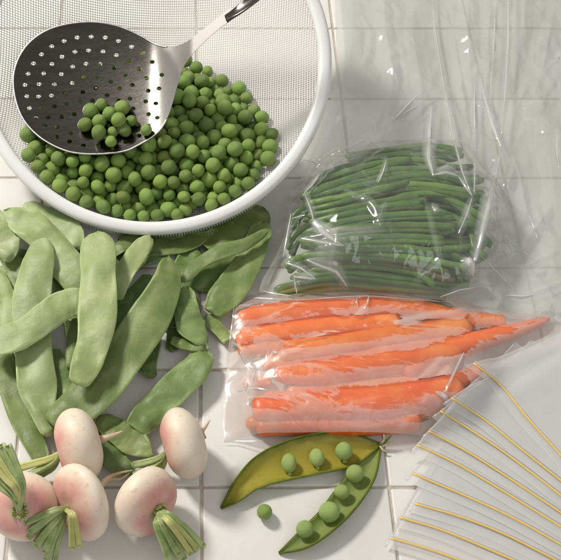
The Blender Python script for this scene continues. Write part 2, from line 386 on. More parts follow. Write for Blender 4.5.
# ------------------------------------------------------------------ peas
def ball(r=1.0, sub=3, flat=0.0, dimple=True):
    bm = bmesh.new(); bmesh.ops.create_icosphere(bm, subdivisions=sub, radius=r)
    for v in bm.verts:
        p = v.co.normalized()
        k = 1 + 0.05 * noise.noise(p * 1.6 + Vector((flat * 9, 3, 1)))
        if dimple: k -= 0.07 * math.exp(-((1 - p.z) / 0.03))
        v.co = p * r * k
    me = bpy.data.meshes.new('pea'); bm.to_mesh(me); bm.free()
    me.polygons.foreach_set('use_smooth', [True] * len(me.polygons)); return me
pea_meshes = []
for k in range(4):
    me = ball(1.0, 3, k); me.materials.append(M['pea']); pea_meshes.append(me)
def put_pea(p, r, label, group=None, name='pea', stretch=None):
    o = bpy.data.objects.new(name, random.choice(pea_meshes)); COL.objects.link(o)
    o.location = p; o.scale = (r * random.uniform(.93, 1.05), r * random.uniform(.93, 1.07), r * random.uniform(.88, 1.02))
    o.rotation_euler = (random.uniform(0, 6.28), random.uniform(0, 6.28), random.uniform(0, 6.28))
    return tag(o, label, 'pea', group)
NP = 560
rad = np.random.uniform(0.0040, 0.0053, NP)
ang = np.random.uniform(0, 2 * np.pi, NP); rr = np.sqrt(np.random.uniform(0, 1, NP)) * 0.06
X = np.stack([SC.x + rr * np.cos(ang), SC.y + rr * np.sin(ang), np.random.uniform(0.012, 0.06, NP)], 1)
scn = np.array(SC)
for it in range(420):
    g = 0.0009 if it < 330 else 0.0002
    X[:, 2] -= g
    for _ in range(2):
        d = X[:, None, :] - X[None, :, :]; L = np.sqrt((d ** 2).sum(2)) + 1e-9
        ov = (rad[:, None] + rad[None, :]) - L; np.fill_diagonal(ov, 0); ov = np.clip(ov, 0, None)
        X += (d / L[:, :, None] * ov[:, :, None]).sum(1) * 0.32
        q = X - scn; R_ = np.linalg.norm(q, axis=1); lim = RHO - 0.0006 - rad; k = R_ > lim
        X[k] = scn + q[k] / R_[k][:, None] * lim[k][:, None]
        hgt = (X - np.array(RC)) @ np.array(NRM) + rad * 0.3; k = hgt > 0
        X[k] -= np.array(NRM) * hgt[k][:, None] * 0.8; X[k, 1] += 0.0004
# rank by how exposed they are to the camera
cam_np = np.array(CAM); vd = cam_np - X; vd /= np.linalg.norm(vd, axis=1)[:, None]
vis = np.zeros(NP)
offs = [np.array(v) for v in [(0, 0, 0), (.7, 0, 0), (-.7, 0, 0), (0, .7, 0), (0, -.7, 0), (.5, .5, 0), (-.5, .5, 0), (.5, -.5, 0), (-.5, -.5, 0)]]
for i in range(NP):
    a = np.cross(vd[i], [0, 0, 1.0]); a /= np.linalg.norm(a); b2 = np.cross(a, vd[i])
    for o_ in offs:
        s = X[i] + rad[i] * (a * o_[0] + b2 * o_[1] + vd[i] * 0.6)
        dd = X - s; t = dd @ vd[i]; dist2 = (dd ** 2).sum(1) - t ** 2
        hit = (t > 0) & (dist2 < rad ** 2); hit[i] = False
        vis[i] += not hit.any()
order = np.argsort(-vis)
hidden_V = []; hidden_F = []
tmpl = ball(1.0, 2, 1); tv = [v.co.copy() for v in tmpl.vertices]; tf = [tuple(p.vertices) for p in tmpl.polygons]
for rank, i in enumerate(order):
    if rank < 290:
        put_pea(Vector(X[i]), float(rad[i]), 'loose shelled green pea heaped with others in the wire mesh colander', 'shelled peas in the colander')
    else:
        b0 = len(hidden_V); hidden_V += [Vector(X[i]) + v * float(rad[i]) for v in tv]; hidden_F += [tuple(b0 + a for a in f) for f in tf]
o = mesh_obj('pea_heap', hidden_V, hidden_F, M['pea'], None, True, (SC.x, SC.y, 0))
tag(o, 'shelled peas buried under the top layer in the colander', 'peas', 'shelled peas in the colander', 'stuff')

# ------------------------------------------------------------------ skimmer
def sk_z(u, v):
    z = 0.041 + (u - 95) * 0.00006 + (153 - v) * 0.00020
    r2 = ((u - 95) / 86) ** 2 + ((v - 88) / 68) ** 2
    z -= 0.0042 * max(0, 1 - r2)
    if u > 150: z += 0.00030 * (u - 150) * min(1, (u - 150) / 40)
    return z
def sk(u, v): return at(u, v, sk_z(u, v))
outline = [(13.4, 86), (17, 62), (31, 41), (54, 27.5), (86, 22), (114, 25), (137, 34), (155, 44), (167, 47), (176, 46), (186, 42), (198, 33.5), (213, 21.5), (229, 9.5), (234, 17), (218.5, 29), (202, 44), (190, 57), (182, 70), (177, 86), (169.5, 112), (162, 127), (153, 136), (138, 145), (122, 151.6), (90, 154), (64, 150), (38.5, 136), (21, 115)]
def closed_smooth(P, n):
    P = [Vector((a, b, 0)) for a, b in P]; L = len(P); out = []
    for i in range(n):
        t = i / n * L; k = int(t); t -= k
        a, b, c, d = P[(k - 1) % L], P[k % L], P[(k + 1) % L], P[(k + 2) % L]
        out.append(0.5 * ((2 * b) + (c - a) * t + (2 * a - 5 * b + 4 * c - d) * t * t + (3 * b - a - 3 * c + d) * t ** 3))
    return [Vector((p.x, p.y)) for p in out]
OUT = closed_smooth(outline, 144)
holes = [(117,222),(145,190),(181,162),(224,143),(270,131),(319,128),(368,131),(414,143),(460,163),(500,187),(533,217),
 (98,258),(181,224),(217,198),(262,181),(310,176),(360,180),(407,193),(450,214),(487,242),(87,297),(152,257),(215,259),(254,233),(301,223),(349,224),(400,238),(438,262),(512,274),
 (137,294),(190,295),(253,290),(293,270),(341,267),(388,286),(463,298),(519,318),(93,337),(135,337),(180,334),(229,327),(290,322),(335,309),(375,334),(418,310),(455,345),(415,352),(510,355),
 (103,378),(146,375),(190,372),(233,364),(283,357),(324,352),(125,413),(168,411),(217,409),(260,400),(157,440),(200,445),(247,468),(198,480),(243,495),(292,510),(345,510),(440,497),(392,520),
 (466,380),(520,400),(550,412),(480,435),(487,475),(378,374),(335,395),(300,440),(380,440),(425,400),(545,362),(556,310),(566,262),(340,470),(395,480),(520,440)]
HC = [Vector((a / 3.5, b / 3.5)) for a, b in holes]
def in_poly(p, P):
    c = False; n = len(P)
    for i in range(n):
        a, b = P[i], P[i - 1]
        if (a.y > p.y) != (b.y > p.y) and p.x < (b.x - a.x) * (p.y - a.y) / (b.y - a.y) + a.x: c = not c
    return c
pts = list(OUT); edges = [(i, (i + 1) % len(OUT)) for i in range(len(OUT))]
for h in HC:
    b0 = len(pts); k = 16
    pts += [h + Vector((2.45 * math.cos(2 * math.pi * i / k), 2.0 * math.sin(2 * math.pi * i / k))) for i in range(k)]
    edges += [(b0 + i, b0 + (i + 1) % k) for i in range(k)]
gx = 12.0
while gx < 236:
    gy = 11.0
    while gy < 156:
        p = Vector((gx + (1.5 if int(gy) % 2 else 0), gy))
        if in_poly(p, OUT) and all((p - h).length > 3.1 for h in HC) and min((p - q).length for q in OUT) > 1.5: pts.append(p)
        gy += 3.0
    gx += 3.0
rv, re_, rf, *_ = delaunay_2d_cdt(pts, edges, [], 1, 1e-6)
keep = []
for f in rf:
    c = sum((rv[i] for i in f), Vector((0, 0))) / len(f)
    if not in_poly(c, OUT): continue
    if any(((c.x - h.x) / 2.45) ** 2 + ((c.y - h.y) / 2.0) ** 2 < .985 for h in HC): continue
    keep.append(tuple(f))
skim = empty('skimmer', sk(95, 88), 'stainless steel perforated skimmer lying over the peas in the colander', 'skimmer')
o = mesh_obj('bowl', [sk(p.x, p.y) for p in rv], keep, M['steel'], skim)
bm = bmesh.new(); bm.from_mesh(o.data); bmesh.ops.recalc_face_normals(bm, faces=bm.faces)
if sum(f.normal.z for f in bm.faces) < 0: bmesh.ops.reverse_faces(bm, faces=bm.faces)
bm.to_mesh(o.data); bm.free()
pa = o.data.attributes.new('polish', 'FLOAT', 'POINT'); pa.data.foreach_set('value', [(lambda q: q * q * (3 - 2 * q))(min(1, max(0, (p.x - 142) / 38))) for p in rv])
sm = o.modifiers.new('thick', 'SOLIDIFY'); sm.thickness = 0.0003; sm.offset = -1; es = o.modifiers.new('crisp', 'EDGE_SPLIT'); es.split_angle = math.radians(50)
# rolled edge
EP = [sk(p.x, p.y) + Vector((0, 0, 0.0002)) for p in OUT if p.x < 168]
# order so the run is continuous
start = next(i for i, p in enumerate(OUT) if p.x >= 168 and OUT[(i + 1) % len(OUT)].x < 168)
run = [OUT[(start + 1 + i) % len(OUT)] for i in range(len(OUT))]; run = [p for p in run if p.x < 168]
V, F = sweep([sk(p.x, p.y) for p in run], lambda t: 0.0012, lambda t: 0.0010, n=len(run), m=8)
mesh_obj('rolled_edge', V, F, M['steel_handle'], skim)
# handle
HP = [(226, 19, 0), (241, 9.5, 0), (262, -7, 0), (300, -36, 0), (340, -66, 0)]
hw = [11.5, 12.5, 14.5, 15, 15]
def hz(u): return sk_z(u, 60 - .2 * u) + .0004 if u < 236 else sk_z(236, 12.8) + .0004 + (u - 236) * 0.00030
V, F = sweep([at(u, v, hz(u)) for u, v, _ in HP], lambda t: lerp_list(hw, t) * 0.00056, lambda t: 0.0022, n=44, m=16, power=.8,
             bump=lambda t, ca, sa: 0.0012 * min(1, t * 3) * abs(ca) ** 2)
mesh_obj('handle', V, F, M['steel'], skim)
# peas in the skimmer
sp = [(298,436,7.0,0),(347,425,7.0,0),(346,463,7.2,2.5),(395,462,5.4,0),(437,457,6.6,0),(460,423,5.6,0),(388,495,5.8,0),(317,388,7.5,1),(383,398,6.8,0),(415,420,7.5,4),(355,367,6.8,0),(428,377,7.4,0)]
SPL = ['leftmost', 'left central', 'lowest large', 'small lower middle', 'lower right', 'small far right', 'smallest and lowest', 'upper left', 'upper middle', 'big right central', 'topmost small', 'upper right']
for (a, b_, r, dz), pl in zip(sp, SPL):
    u, v = a / 3.5, b_ / 3.5
    rm = r * 0.00064
    z = sk_z(u, v + 4) + rm * 1.02 + dz * 0.0009
    put_pea(at(u, v, z), rm, pl + ' pea of the little heap lying in the skimmer', 'peas lying in the skimmer')
put_pea(at(512 / 3.5, 455 / 3.5, sk_z(146, 134) + 0.0037), 0.0036, 'single pea lying apart to the right of the heap in the skimmer')

# the loose pea
o = put_pea(at(264.5, 512, 0.0042), 0.0042, 'single loose pea on the white tile below the open pod')

# ------------------------------------------------------------------ flat beans
def flat_bean(P, wl, z, mat, label, thick=0.20, roll=0.0, rolls=None, e=(.06, .06), m0=0.0, m1=0.0, stem=None, seeds=5, amp=0.055):
    n = 46
    if not isinstance(z, (list, tuple)): z = [z] * len(P)
    pts3 = [at(u, v, zz) for (u, v), zz in zip(P, z)]
    ph = random.uniform(0, 6)
    pn = random.uniform(0, 100)
    C = catmull(pts3, n)
    Tm = (C[-1] - C[0]).normalized()
    # width given in photo pixels across the bean, undo the foreshortening of its across direction
    def width(t):
        k = t * (len(P) - 1); i = min(int(k), len(P) - 2)
        du, dv = P[i + 1][0] - P[i][0], P[i + 1][1] - P[i][1]; L = math.hypot(du, dv) + 1e-6
        nx, ny = -dv / L, du / L
        q = math.sqrt(nx * nx + (ny / 0.79) ** 2)
        # world length of one pixel across
        w = lerp_list(wl, t) * 0.00058 * (0.5 + 0.5 * q)
        return w * ends(t, e[0], e[1], m0, m1) * (1 + amp * math.sin(t * 3.0 * seeds + ph) + 0.6 * amp * noise.noise(Vector((t * 9, pn, 0))))
    mw = max(wl) * 0.00058; kb = min(1, (mw / .020) ** 1.5); seeds = max(2, int((C[-1] - C[0]).length / .020))
    def thk(t): return mw * thick * (0.9 + 0.16 * math.sin(t * 6.283 * seeds + ph)) * ends(t, e[0] * 1.2, e[1] * 1.2, max(m0, .25), max(m1, .25))
    def bump(t, ca, sa):
        s = 0.0
        if sa > 0: s += 0.0007 * max(0, math.sin(t * 6.283 * seeds + ph)) * (1 - abs(ca)) ** 1.0 * kb
        s += 0.0022 * kb * noise.noise(Vector((t * 5, pn, ca * 1.4))) + 0.0007 * kb * noise.noise(Vector((t * 16, pn, ca * 2.5)))
        s += 0.0012 * kb * ca * math.sin(t * 5 + pn)
        if abs(ca) > .93: s += 0.0003
        return s
    root = C[n // 2].copy(); root.z = max(0, root.z - mw * thick / 2)
    V, F = sweep(pts3, width, thk, n=n, m=20, power=0.74, roll=roll, rolls=rolls, bump=bump)
    sut = []
    for i in range(n):
        t = i / (n - 1)
        for j in range(20):
            ca = abs(math.cos(2 * math.pi * j / 20)); sut.append(max(.95 * (ca > .97) + .40 * (.9 < ca < .97), .5 * max(0, 1 - min(t, 1 - t) / .03)))
    sut += [.9, .9]
    def fin(o):
        a_ = o.data.attributes.new('suture', 'FLOAT', 'POINT'); a_.data.foreach_set('value', sut); return o
    if stem is None:
        return tag(fin(mesh_obj('flat_bean', V, F, mat, None, True, root)), label, 'flat bean', 'flat beans piled in front of the colander')
    em = empty('flat_bean', root, label, 'flat bean', 'flat beans piled in front of the colander')
    fin(mesh_obj('pod', V, F, mat, em))
    a = C[-1]; d = (C[-1] - C[-4]).normalized()
    V, F = sweep([a - d * 0.002, a + d * 0.002, a + d * stem], lambda t: 0.003 - 0.0012 * t, lambda t: 0.003 - 0.0012 * t, n=8, m=10)
    mesh_obj('stem', V, F, M['bean_cut'], em)
    return em
BP, BM_, BD = M['bean_pale'], M['bean_mid'], M['bean_deep']
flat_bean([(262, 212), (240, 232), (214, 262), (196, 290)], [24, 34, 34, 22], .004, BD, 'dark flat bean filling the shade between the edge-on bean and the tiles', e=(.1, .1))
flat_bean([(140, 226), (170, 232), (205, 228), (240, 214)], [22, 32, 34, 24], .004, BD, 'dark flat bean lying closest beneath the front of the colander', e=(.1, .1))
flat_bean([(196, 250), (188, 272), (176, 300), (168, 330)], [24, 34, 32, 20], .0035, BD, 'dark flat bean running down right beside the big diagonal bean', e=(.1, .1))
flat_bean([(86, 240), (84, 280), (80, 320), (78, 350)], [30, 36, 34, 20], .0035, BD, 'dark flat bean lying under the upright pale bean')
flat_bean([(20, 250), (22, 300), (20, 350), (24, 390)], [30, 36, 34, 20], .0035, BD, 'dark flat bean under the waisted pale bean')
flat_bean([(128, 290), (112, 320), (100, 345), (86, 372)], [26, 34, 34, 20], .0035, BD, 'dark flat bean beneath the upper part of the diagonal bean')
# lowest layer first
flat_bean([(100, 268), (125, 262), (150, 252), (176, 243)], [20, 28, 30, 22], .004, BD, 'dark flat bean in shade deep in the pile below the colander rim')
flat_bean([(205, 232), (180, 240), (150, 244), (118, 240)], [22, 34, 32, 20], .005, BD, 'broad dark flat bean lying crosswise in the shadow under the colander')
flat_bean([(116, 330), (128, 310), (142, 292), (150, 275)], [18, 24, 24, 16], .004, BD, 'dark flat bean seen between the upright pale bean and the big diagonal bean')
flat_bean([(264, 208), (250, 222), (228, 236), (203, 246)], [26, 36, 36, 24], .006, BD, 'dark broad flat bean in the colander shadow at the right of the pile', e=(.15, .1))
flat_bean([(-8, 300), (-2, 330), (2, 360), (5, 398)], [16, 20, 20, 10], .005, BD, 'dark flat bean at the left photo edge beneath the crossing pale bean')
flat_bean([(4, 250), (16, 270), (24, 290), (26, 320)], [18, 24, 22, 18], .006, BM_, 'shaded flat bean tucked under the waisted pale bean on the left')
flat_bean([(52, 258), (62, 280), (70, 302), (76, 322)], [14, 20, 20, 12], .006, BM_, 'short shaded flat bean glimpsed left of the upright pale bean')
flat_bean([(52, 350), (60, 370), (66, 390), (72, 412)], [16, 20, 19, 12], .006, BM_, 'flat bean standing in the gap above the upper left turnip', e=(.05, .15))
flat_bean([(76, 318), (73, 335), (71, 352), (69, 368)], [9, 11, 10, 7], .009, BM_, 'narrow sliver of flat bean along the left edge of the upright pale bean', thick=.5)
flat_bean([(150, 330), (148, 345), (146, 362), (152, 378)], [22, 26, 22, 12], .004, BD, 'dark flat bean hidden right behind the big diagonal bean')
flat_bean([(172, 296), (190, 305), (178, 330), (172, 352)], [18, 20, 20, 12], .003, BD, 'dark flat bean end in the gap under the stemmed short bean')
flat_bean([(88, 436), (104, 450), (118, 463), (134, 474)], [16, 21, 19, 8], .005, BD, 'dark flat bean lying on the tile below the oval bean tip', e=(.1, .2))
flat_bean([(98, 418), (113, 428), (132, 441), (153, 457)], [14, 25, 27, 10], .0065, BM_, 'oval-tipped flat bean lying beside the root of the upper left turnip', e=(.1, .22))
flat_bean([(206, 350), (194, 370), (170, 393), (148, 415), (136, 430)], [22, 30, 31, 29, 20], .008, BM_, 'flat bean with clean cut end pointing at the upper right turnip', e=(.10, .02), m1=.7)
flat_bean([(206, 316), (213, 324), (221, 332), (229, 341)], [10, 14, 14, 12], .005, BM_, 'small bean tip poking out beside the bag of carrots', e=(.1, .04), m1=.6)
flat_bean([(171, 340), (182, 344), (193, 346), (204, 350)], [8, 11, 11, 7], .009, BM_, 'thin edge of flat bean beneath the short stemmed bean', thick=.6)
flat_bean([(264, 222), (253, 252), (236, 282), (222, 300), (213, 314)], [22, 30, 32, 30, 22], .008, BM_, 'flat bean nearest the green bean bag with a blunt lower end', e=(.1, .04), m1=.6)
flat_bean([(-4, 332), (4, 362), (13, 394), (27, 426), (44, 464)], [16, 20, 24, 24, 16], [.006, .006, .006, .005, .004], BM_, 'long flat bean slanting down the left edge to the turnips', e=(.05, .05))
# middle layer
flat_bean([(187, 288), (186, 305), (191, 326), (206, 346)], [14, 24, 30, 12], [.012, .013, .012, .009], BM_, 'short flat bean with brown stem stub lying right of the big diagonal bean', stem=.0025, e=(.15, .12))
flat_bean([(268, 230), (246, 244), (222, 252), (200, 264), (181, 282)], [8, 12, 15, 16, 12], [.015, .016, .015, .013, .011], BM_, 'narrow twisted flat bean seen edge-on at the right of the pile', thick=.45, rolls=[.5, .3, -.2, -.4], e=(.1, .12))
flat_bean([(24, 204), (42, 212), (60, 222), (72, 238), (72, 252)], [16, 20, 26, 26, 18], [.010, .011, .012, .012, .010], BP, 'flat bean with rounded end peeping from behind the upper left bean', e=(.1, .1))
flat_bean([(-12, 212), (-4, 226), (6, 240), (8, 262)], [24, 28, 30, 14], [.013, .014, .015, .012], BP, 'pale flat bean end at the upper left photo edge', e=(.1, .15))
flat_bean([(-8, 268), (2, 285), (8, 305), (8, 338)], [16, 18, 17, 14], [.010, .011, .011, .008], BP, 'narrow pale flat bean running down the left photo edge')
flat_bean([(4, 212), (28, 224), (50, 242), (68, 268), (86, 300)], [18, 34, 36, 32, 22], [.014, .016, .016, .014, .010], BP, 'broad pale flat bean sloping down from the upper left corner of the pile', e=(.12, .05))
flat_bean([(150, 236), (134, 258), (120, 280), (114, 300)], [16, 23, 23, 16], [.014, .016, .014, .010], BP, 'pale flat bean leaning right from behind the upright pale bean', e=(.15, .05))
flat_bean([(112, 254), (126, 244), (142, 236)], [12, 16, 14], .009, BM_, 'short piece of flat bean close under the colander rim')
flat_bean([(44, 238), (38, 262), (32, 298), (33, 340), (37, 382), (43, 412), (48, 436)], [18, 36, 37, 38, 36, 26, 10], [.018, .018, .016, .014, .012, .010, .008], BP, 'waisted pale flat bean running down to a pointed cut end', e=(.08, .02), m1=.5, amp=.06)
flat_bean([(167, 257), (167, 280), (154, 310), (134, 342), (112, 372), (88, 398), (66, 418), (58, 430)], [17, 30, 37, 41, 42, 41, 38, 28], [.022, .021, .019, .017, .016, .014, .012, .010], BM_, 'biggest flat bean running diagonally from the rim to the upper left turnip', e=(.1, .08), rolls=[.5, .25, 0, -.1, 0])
# top layer
flat_bean([(96, 305), (70, 303), (46, 317), (20, 335), (-12, 346)], [22, 26, 28, 31, 26], [.019, .021, .022, .021, .018], BP, 'pale flat bean crossing from the left photo edge under the upright bean', e=(.1, .08), roll=.1)
flat_bean([(97, 232), (98, 262), (98, 295), (96, 330), (88, 360), (78, 384)], [30, 37, 37, 35, 30, 17], [.024, .026, .028, .028, .027, .025], BP, 'upright pale flat bean with round top lying uppermost on the pile', e=(.10, .02), m1=.75)

# ------------------------------------------------------------------ turnips
def turnip(center, R, H, z, axis, stalks, root, label, smat='stalk', dimple=0.18, shift=0.0):
    c = at(center[0], center[1], z)
    ax = (Vector((1, 0, 0)) * axis[0] + Vector((0, SP, CP)) * axis[1] + Vector((0, -CP, SP)) * axis[2]).normalized()   # right, up, towards the lens
    e1 = ax.cross(Vector((0, 0, 1)));  e1 = e1.normalized() if e1.length > .1 else Vector((1, 0, 0)); e2 = ax.cross(e1)
    em = empty('turnip', (c.x, c.y, 0), label, 'turnip', 'small turnips on the tiles')
    V = []; F = []; n, m = 30, 40; bl = []
    sd = random.uniform(0, 50)
    for i in range(n + 1):
        th = math.pi * i / n       # 0 at the stalk end
        r = R * math.sin(th) ** 0.92
        h = H * math.cos(th)
        h -= H * dimple * math.exp(-(th / .28) ** 2)
        h -= H * .28 * math.exp(-((math.pi - th) / .22) ** 2) * -0.35
        for j in range(m):
            a = 2 * math.pi * j / m
            d = e1 * math.cos(a) + e2 * math.sin(a)
            k = 1 + 0.05 * noise.noise(Vector((math.cos(a), math.sin(a), th)) * 1.1 + Vector((sd, 0, 0))) + 0.012 * math.sin(a * 5 + sd) * math.exp(-(th / .6) ** 2)
            V.append(c + d * r * k + ax * h)
            bl.append(max(0, min(1, 0.52 * math.exp(-((th - .5) / .6) ** 2) + 0.22 * noise.noise(Vector((math.cos(a) * 1.2, math.sin(a) * 1.2, th + sd))))))
    for i in range(n):
        for j in range(m):
            F.append((i * m + j, (i + 1) * m + j, (i + 1) * m + (j + 1) % m, i * m + (j + 1) % m))
    lo = min(p.z for p in V)
    dz = Vector((0, 0, 0.0002 - lo))
    V = [p + dz for p in V]; c = c + dz
    o = mesh_obj('bulb', V, F, M['turnip'], em)
    at_ = o.data.attributes.new('blush', 'FLOAT', 'POINT'); at_.data.foreach_set('value', bl)
    crown = c + ax * H * .72
    for st in stalks:
        P, w = st[0], st[1]; ml = M[st[2]] if len(st) > 2 else M[smat]
        aim = at(*P[0]); off = (aim - crown); off -= ax * off.dot(ax); off = off.normalized() * .0010 if off.length > 0 else off
        du, dv_ = P[-1][0] - P[0][0], P[-1][1] - P[0][1]; L_ = math.hypot(du, dv_) + 1e-6; nu_, nv_ = -dv_ / L_, du / L_
        for sg in (-1, 1):
            k1 = sg * w * .25; zj = random.uniform(-.0012, .0012) + .0008 * sg; cut = random.uniform(-.12, .08)
            PP = [(u + nu_ * k1 * (.5 + .5 * q), v + nv_ * k1 * (.5 + .5 * q), zz + zj) for q, (u, v, zz) in enumerate(P)]
            e_ = PP[-1]; p_ = PP[-2]; PP[-1] = (e_[0] + (e_[0] - p_[0]) * cut, e_[1] + (e_[1] - p_[1]) * cut, e_[2])
            pts = [crown + off + Vector((sg * .0006, 0, 0)), crown + off * 1.6 + ax * H * .35] + [at(*q) for q in PP]
            if ax.dot((CAM - c).normalized()) < .4: pts.pop(1)
            wj = w * random.uniform(.48, .60)
            V, F = sweep(pts, lambda t: wj * .00050 * (.70 + .42 * t), lambda t: wj * .00044 * (.72 + .38 * t), n=24, m=20, rolls=[random.uniform(-.6, .6), random.uniform(-.6, .6)],
                         bump=lambda t, ca, sa: 0.00012 * math.sin(math.atan2(sa, ca) * 8) - (0.30 * wj * .0004 * (1 - abs(ca)) * min(1, t * 2) if sa > 0 else 0))
            mesh_obj('stalk', V, F, ml if sg > 0 or random.random() < .6 else M['stalk'], em)
            C_ = catmull(pts, 24); dT = (C_[-1] - C_[-2]).normalized()
            V, F = sweep([C_[-1] - dT * .0004, C_[-1] + dT * .00025], lambda t: wj * .00050 * 1.0, lambda t: wj * .00044 * .96, n=4, m=14)
            mesh_obj('cut_end', V, F, M['bean_cut'], em)
    if len(stalks) > 2 and ax.dot((CAM - c).normalized()) > .5:      # leaf scar round the crown, and stubs of trimmed small leaves
        V, F = sweep([crown - ax * .001, crown + ax * .0022, crown + ax * .0034], lambda t: .0056 * (1 - .5 * t), lambda t: .0056 * (1 - .5 * t), up=(0, 1, .2), n=6, m=14); mesh_obj('crown', V, F, M['stalk_yellow'], em)
        for q in range(16):
            a = q / 16 * 6.283 + random.uniform(-.2, .2); dd = (e1 * math.cos(a) + e2 * math.sin(a))
            b0_ = crown + dd * random.uniform(.0020, .0030) + ax * .0010
            V, F = sweep([b0_, b0_ + ax * .002 + dd * .0012, b0_ + ax * random.uniform(.0026, .0036) + dd * .0014], lambda t: .0022 * (1 - .5 * t), lambda t: .0014 * (1 - .5 * t), n=6, m=8)
            mesh_obj('leaf_stub', V, F, M['stalk_yellow'] if q % 3 else M['stalk'], em)
    for rt in root:
        P, w = rt[0], rt[1]
        tip = c - ax * H * .93
        pts = [tip] + [at(u, v, zz) for u, v, zz in P]
        V, F = sweep(pts, lambda t: w * .00058 * (1 - t) ** .8 + .0005, lambda t: w * .00058 * (1 - t) ** .8 + .0005, n=22, m=10)
        mesh_obj('taproot', V, F, M['taproot'], em)
    return em
turnip((78.5, 445), .0195, .0122, .020, (-.95, -.24, .14), [([(52, 460, .014), (36, 467, .010), (18, 474, .007)], 16, 'stalk_yellow'), ([(54, 466, .009), (40, 474, .006), (30, 480, .004)], 10, 'stalk_yellow')],
       [([(106, 438, .022), (114, 435, .022), (123, 431, .022)], 7)], 'tall cream turnip nearest the beans, behind two other turnips', dimple=.12)
turnip((183.5, 444), .0190, .0116, .019, (-.93, -.26, .08), [([(160, 459, .012), (148, 465, .009), (133, 470, .008)], 13), ([(163, 464, .008), (156, 469, .006), (147, 476, .005)], 12, 'stalk_yellow')],
       [([(202, 432, .020), (206, 426, .022), (210, 420, .023)], 5)], 'turnip standing apart at the right with a short pointed root')
turnip((81, 502), .0203, .0096, .019, (-.76, -.22, .60),
       [([(54, 512, .031), (42, 519, .027), (28, 527, .023)], 13), ([(53, 518, .028), (43, 528, .023), (32, 540, .018)], 11), ([(57, 522, .026), (49, 534, .021), (40, 549, .015)], 14), ([(62, 524, .024), (57, 538, .018), (50, 561, .010)], 11), ([(72, 514, .032), (74, 526, .028), (76, 549, .020)], 10, 'stalk_yellow')],
       [([(104, 481, .016), (116, 474, .012), (134, 470, .008)], 5), ([(108, 480, .012), (120, 479, .009), (130, 473, .006)], 3)], 'cream turnip in the middle front with a fan of cut stalks')
turnip((145.5, 501), .0186, .0110, .019, (.68, -.32, .64),
       [([(163, 520, .030), (176, 537, .022), (188, 557, .014)], 14), ([(169, 516, .029), (185, 531, .022), (200, 550, .014)], 13), ([(158, 524, .027), (167, 542, .020), (176, 562, .011)], 14), ([(168, 520, .034), (181, 534, .027), (194, 551, .019)], 10, 'stalk_yellow'), ([(161, 520, .033), (171, 536, .026), (181, 551, .018)], 10)],
       [], 'pink-shouldered turnip with cut stalks pointing to the lower right')
turnip((24, 506), .0176, .0150, .0175, (-.02, .08, 1.0),
       [([(19, 490, .044), (10, 474, .048), (-4, 448, .052)], 15), ([(14, 495, .044), (0, 482, .047), (-14, 466, .050)], 14), ([(22, 487, .046), (14, 467, .051), (3, 444, .056)], 12), ([(17, 490, .048), (6, 476, .052), (-8, 456, .056)], 11, 'stalk_yellow')],
       [], 'freckled turnip in the lower left corner, stalks pointing up and left')

# ------------------------------------------------------------------ open pea pod
pod = empty('open_pea_pod', at(360, 480), 'split open pea pod showing its peas, on the tiles below the carrots', 'pea pod')
def shell(outer, inner, z_out, z_in, depth, mat, name='pod_half'):
    n, m = 40, 12
    O = catmull([(u, v, 0) for u, v in outer], n); I = catmull([(u, v, 0) for u, v in inner], n)
    V = []; F = []; mg = []
    for i in range(n):
        t = i / (n - 1); s = math.sin(math.pi * t) ** .6
        a = at(O[i].x, O[i].y, z_out * s + .0008); b = at(I[i].x, I[i].y, z_in * s + .0008)
        for j in range(m + 1):
            v = j / m; p = a.lerp(b, v)
            p.z -= depth * s * math.sin(math.pi * v) ** .8
            p.z = max(p.z, 0.0009) + 0.0003 * noise.noise(p * 140)
            V.append(p); mg.append(0.6 * abs(2 * v - 1) ** 5 + 0.55 * max(0, 1 - t / .16) * 1.0 + 0.35 * max(0, (t - .9) / .1) - .05)
    for i in range(n - 1):
        for j in range(m):
            F.append((i * (m + 1) + j, (i + 1) * (m + 1) + j, (i + 1) * (m + 1) + j + 1, i * (m + 1) + j + 1))
    o = mesh_obj(name, V, F, mat, pod)
    a_ = o.data.attributes.new('margin', 'FLOAT', 'POINT'); a_.data.foreach_set('value', mg)
    o.data.materials.append(M['pod_out'])
    bm = bmesh.new(); bm.from_mesh(o.data)
    bm.normal_update()
    if sum(f.normal.z for f in bm.faces) < 0: bmesh.ops.reverse_faces(bm, faces=bm.faces)
    bm.to_mesh(o.data); bm.free()
    s = o.modifiers.new('thick', 'SOLIDIFY'); s.thickness = 0.0008; s.offset = -1; s.material_offset = 1; s.material_offset_rim = 1
    V, F = sweep([at(q.x, q.y, z_out * math.sin(math.pi * i / (n - 1)) ** .6 + .0009) for i, q in enumerate(O)][::3] + [at(O[-1].x, O[-1].y, .001)], lambda t: .0011, lambda t: .0011, n=40, m=6)
    mesh_obj('seam', V, F, M['pod_out'], o)
    return o
outerU = [(221, 508), (236, 479), (257, 456), (289, 440), (325, 432.5), (353, 433.5), (382, 444)]
innerU = [(221, 508), (238, 501), (258, 488), (286, 480), (325, 472), (356, 464), (382, 444)]
up = shell(outerU, innerU, .0070, .0060, .0045, M['pod_gold']); up['label'] = 'upper pod half with olive gold lining and three peas'
outerL = [(279, 553), (307, 547), (332, 531), (357, 506), (375, 477), (381, 445)]
innerL = [(279, 553), (298, 533), (320, 511), (335, 491), (356, 466), (381, 445)]
lo = shell(outerL, innerL, .0065, .0045, .0042, M['pod_green']); lo['label'] = 'lower pod half, green, with four peas'
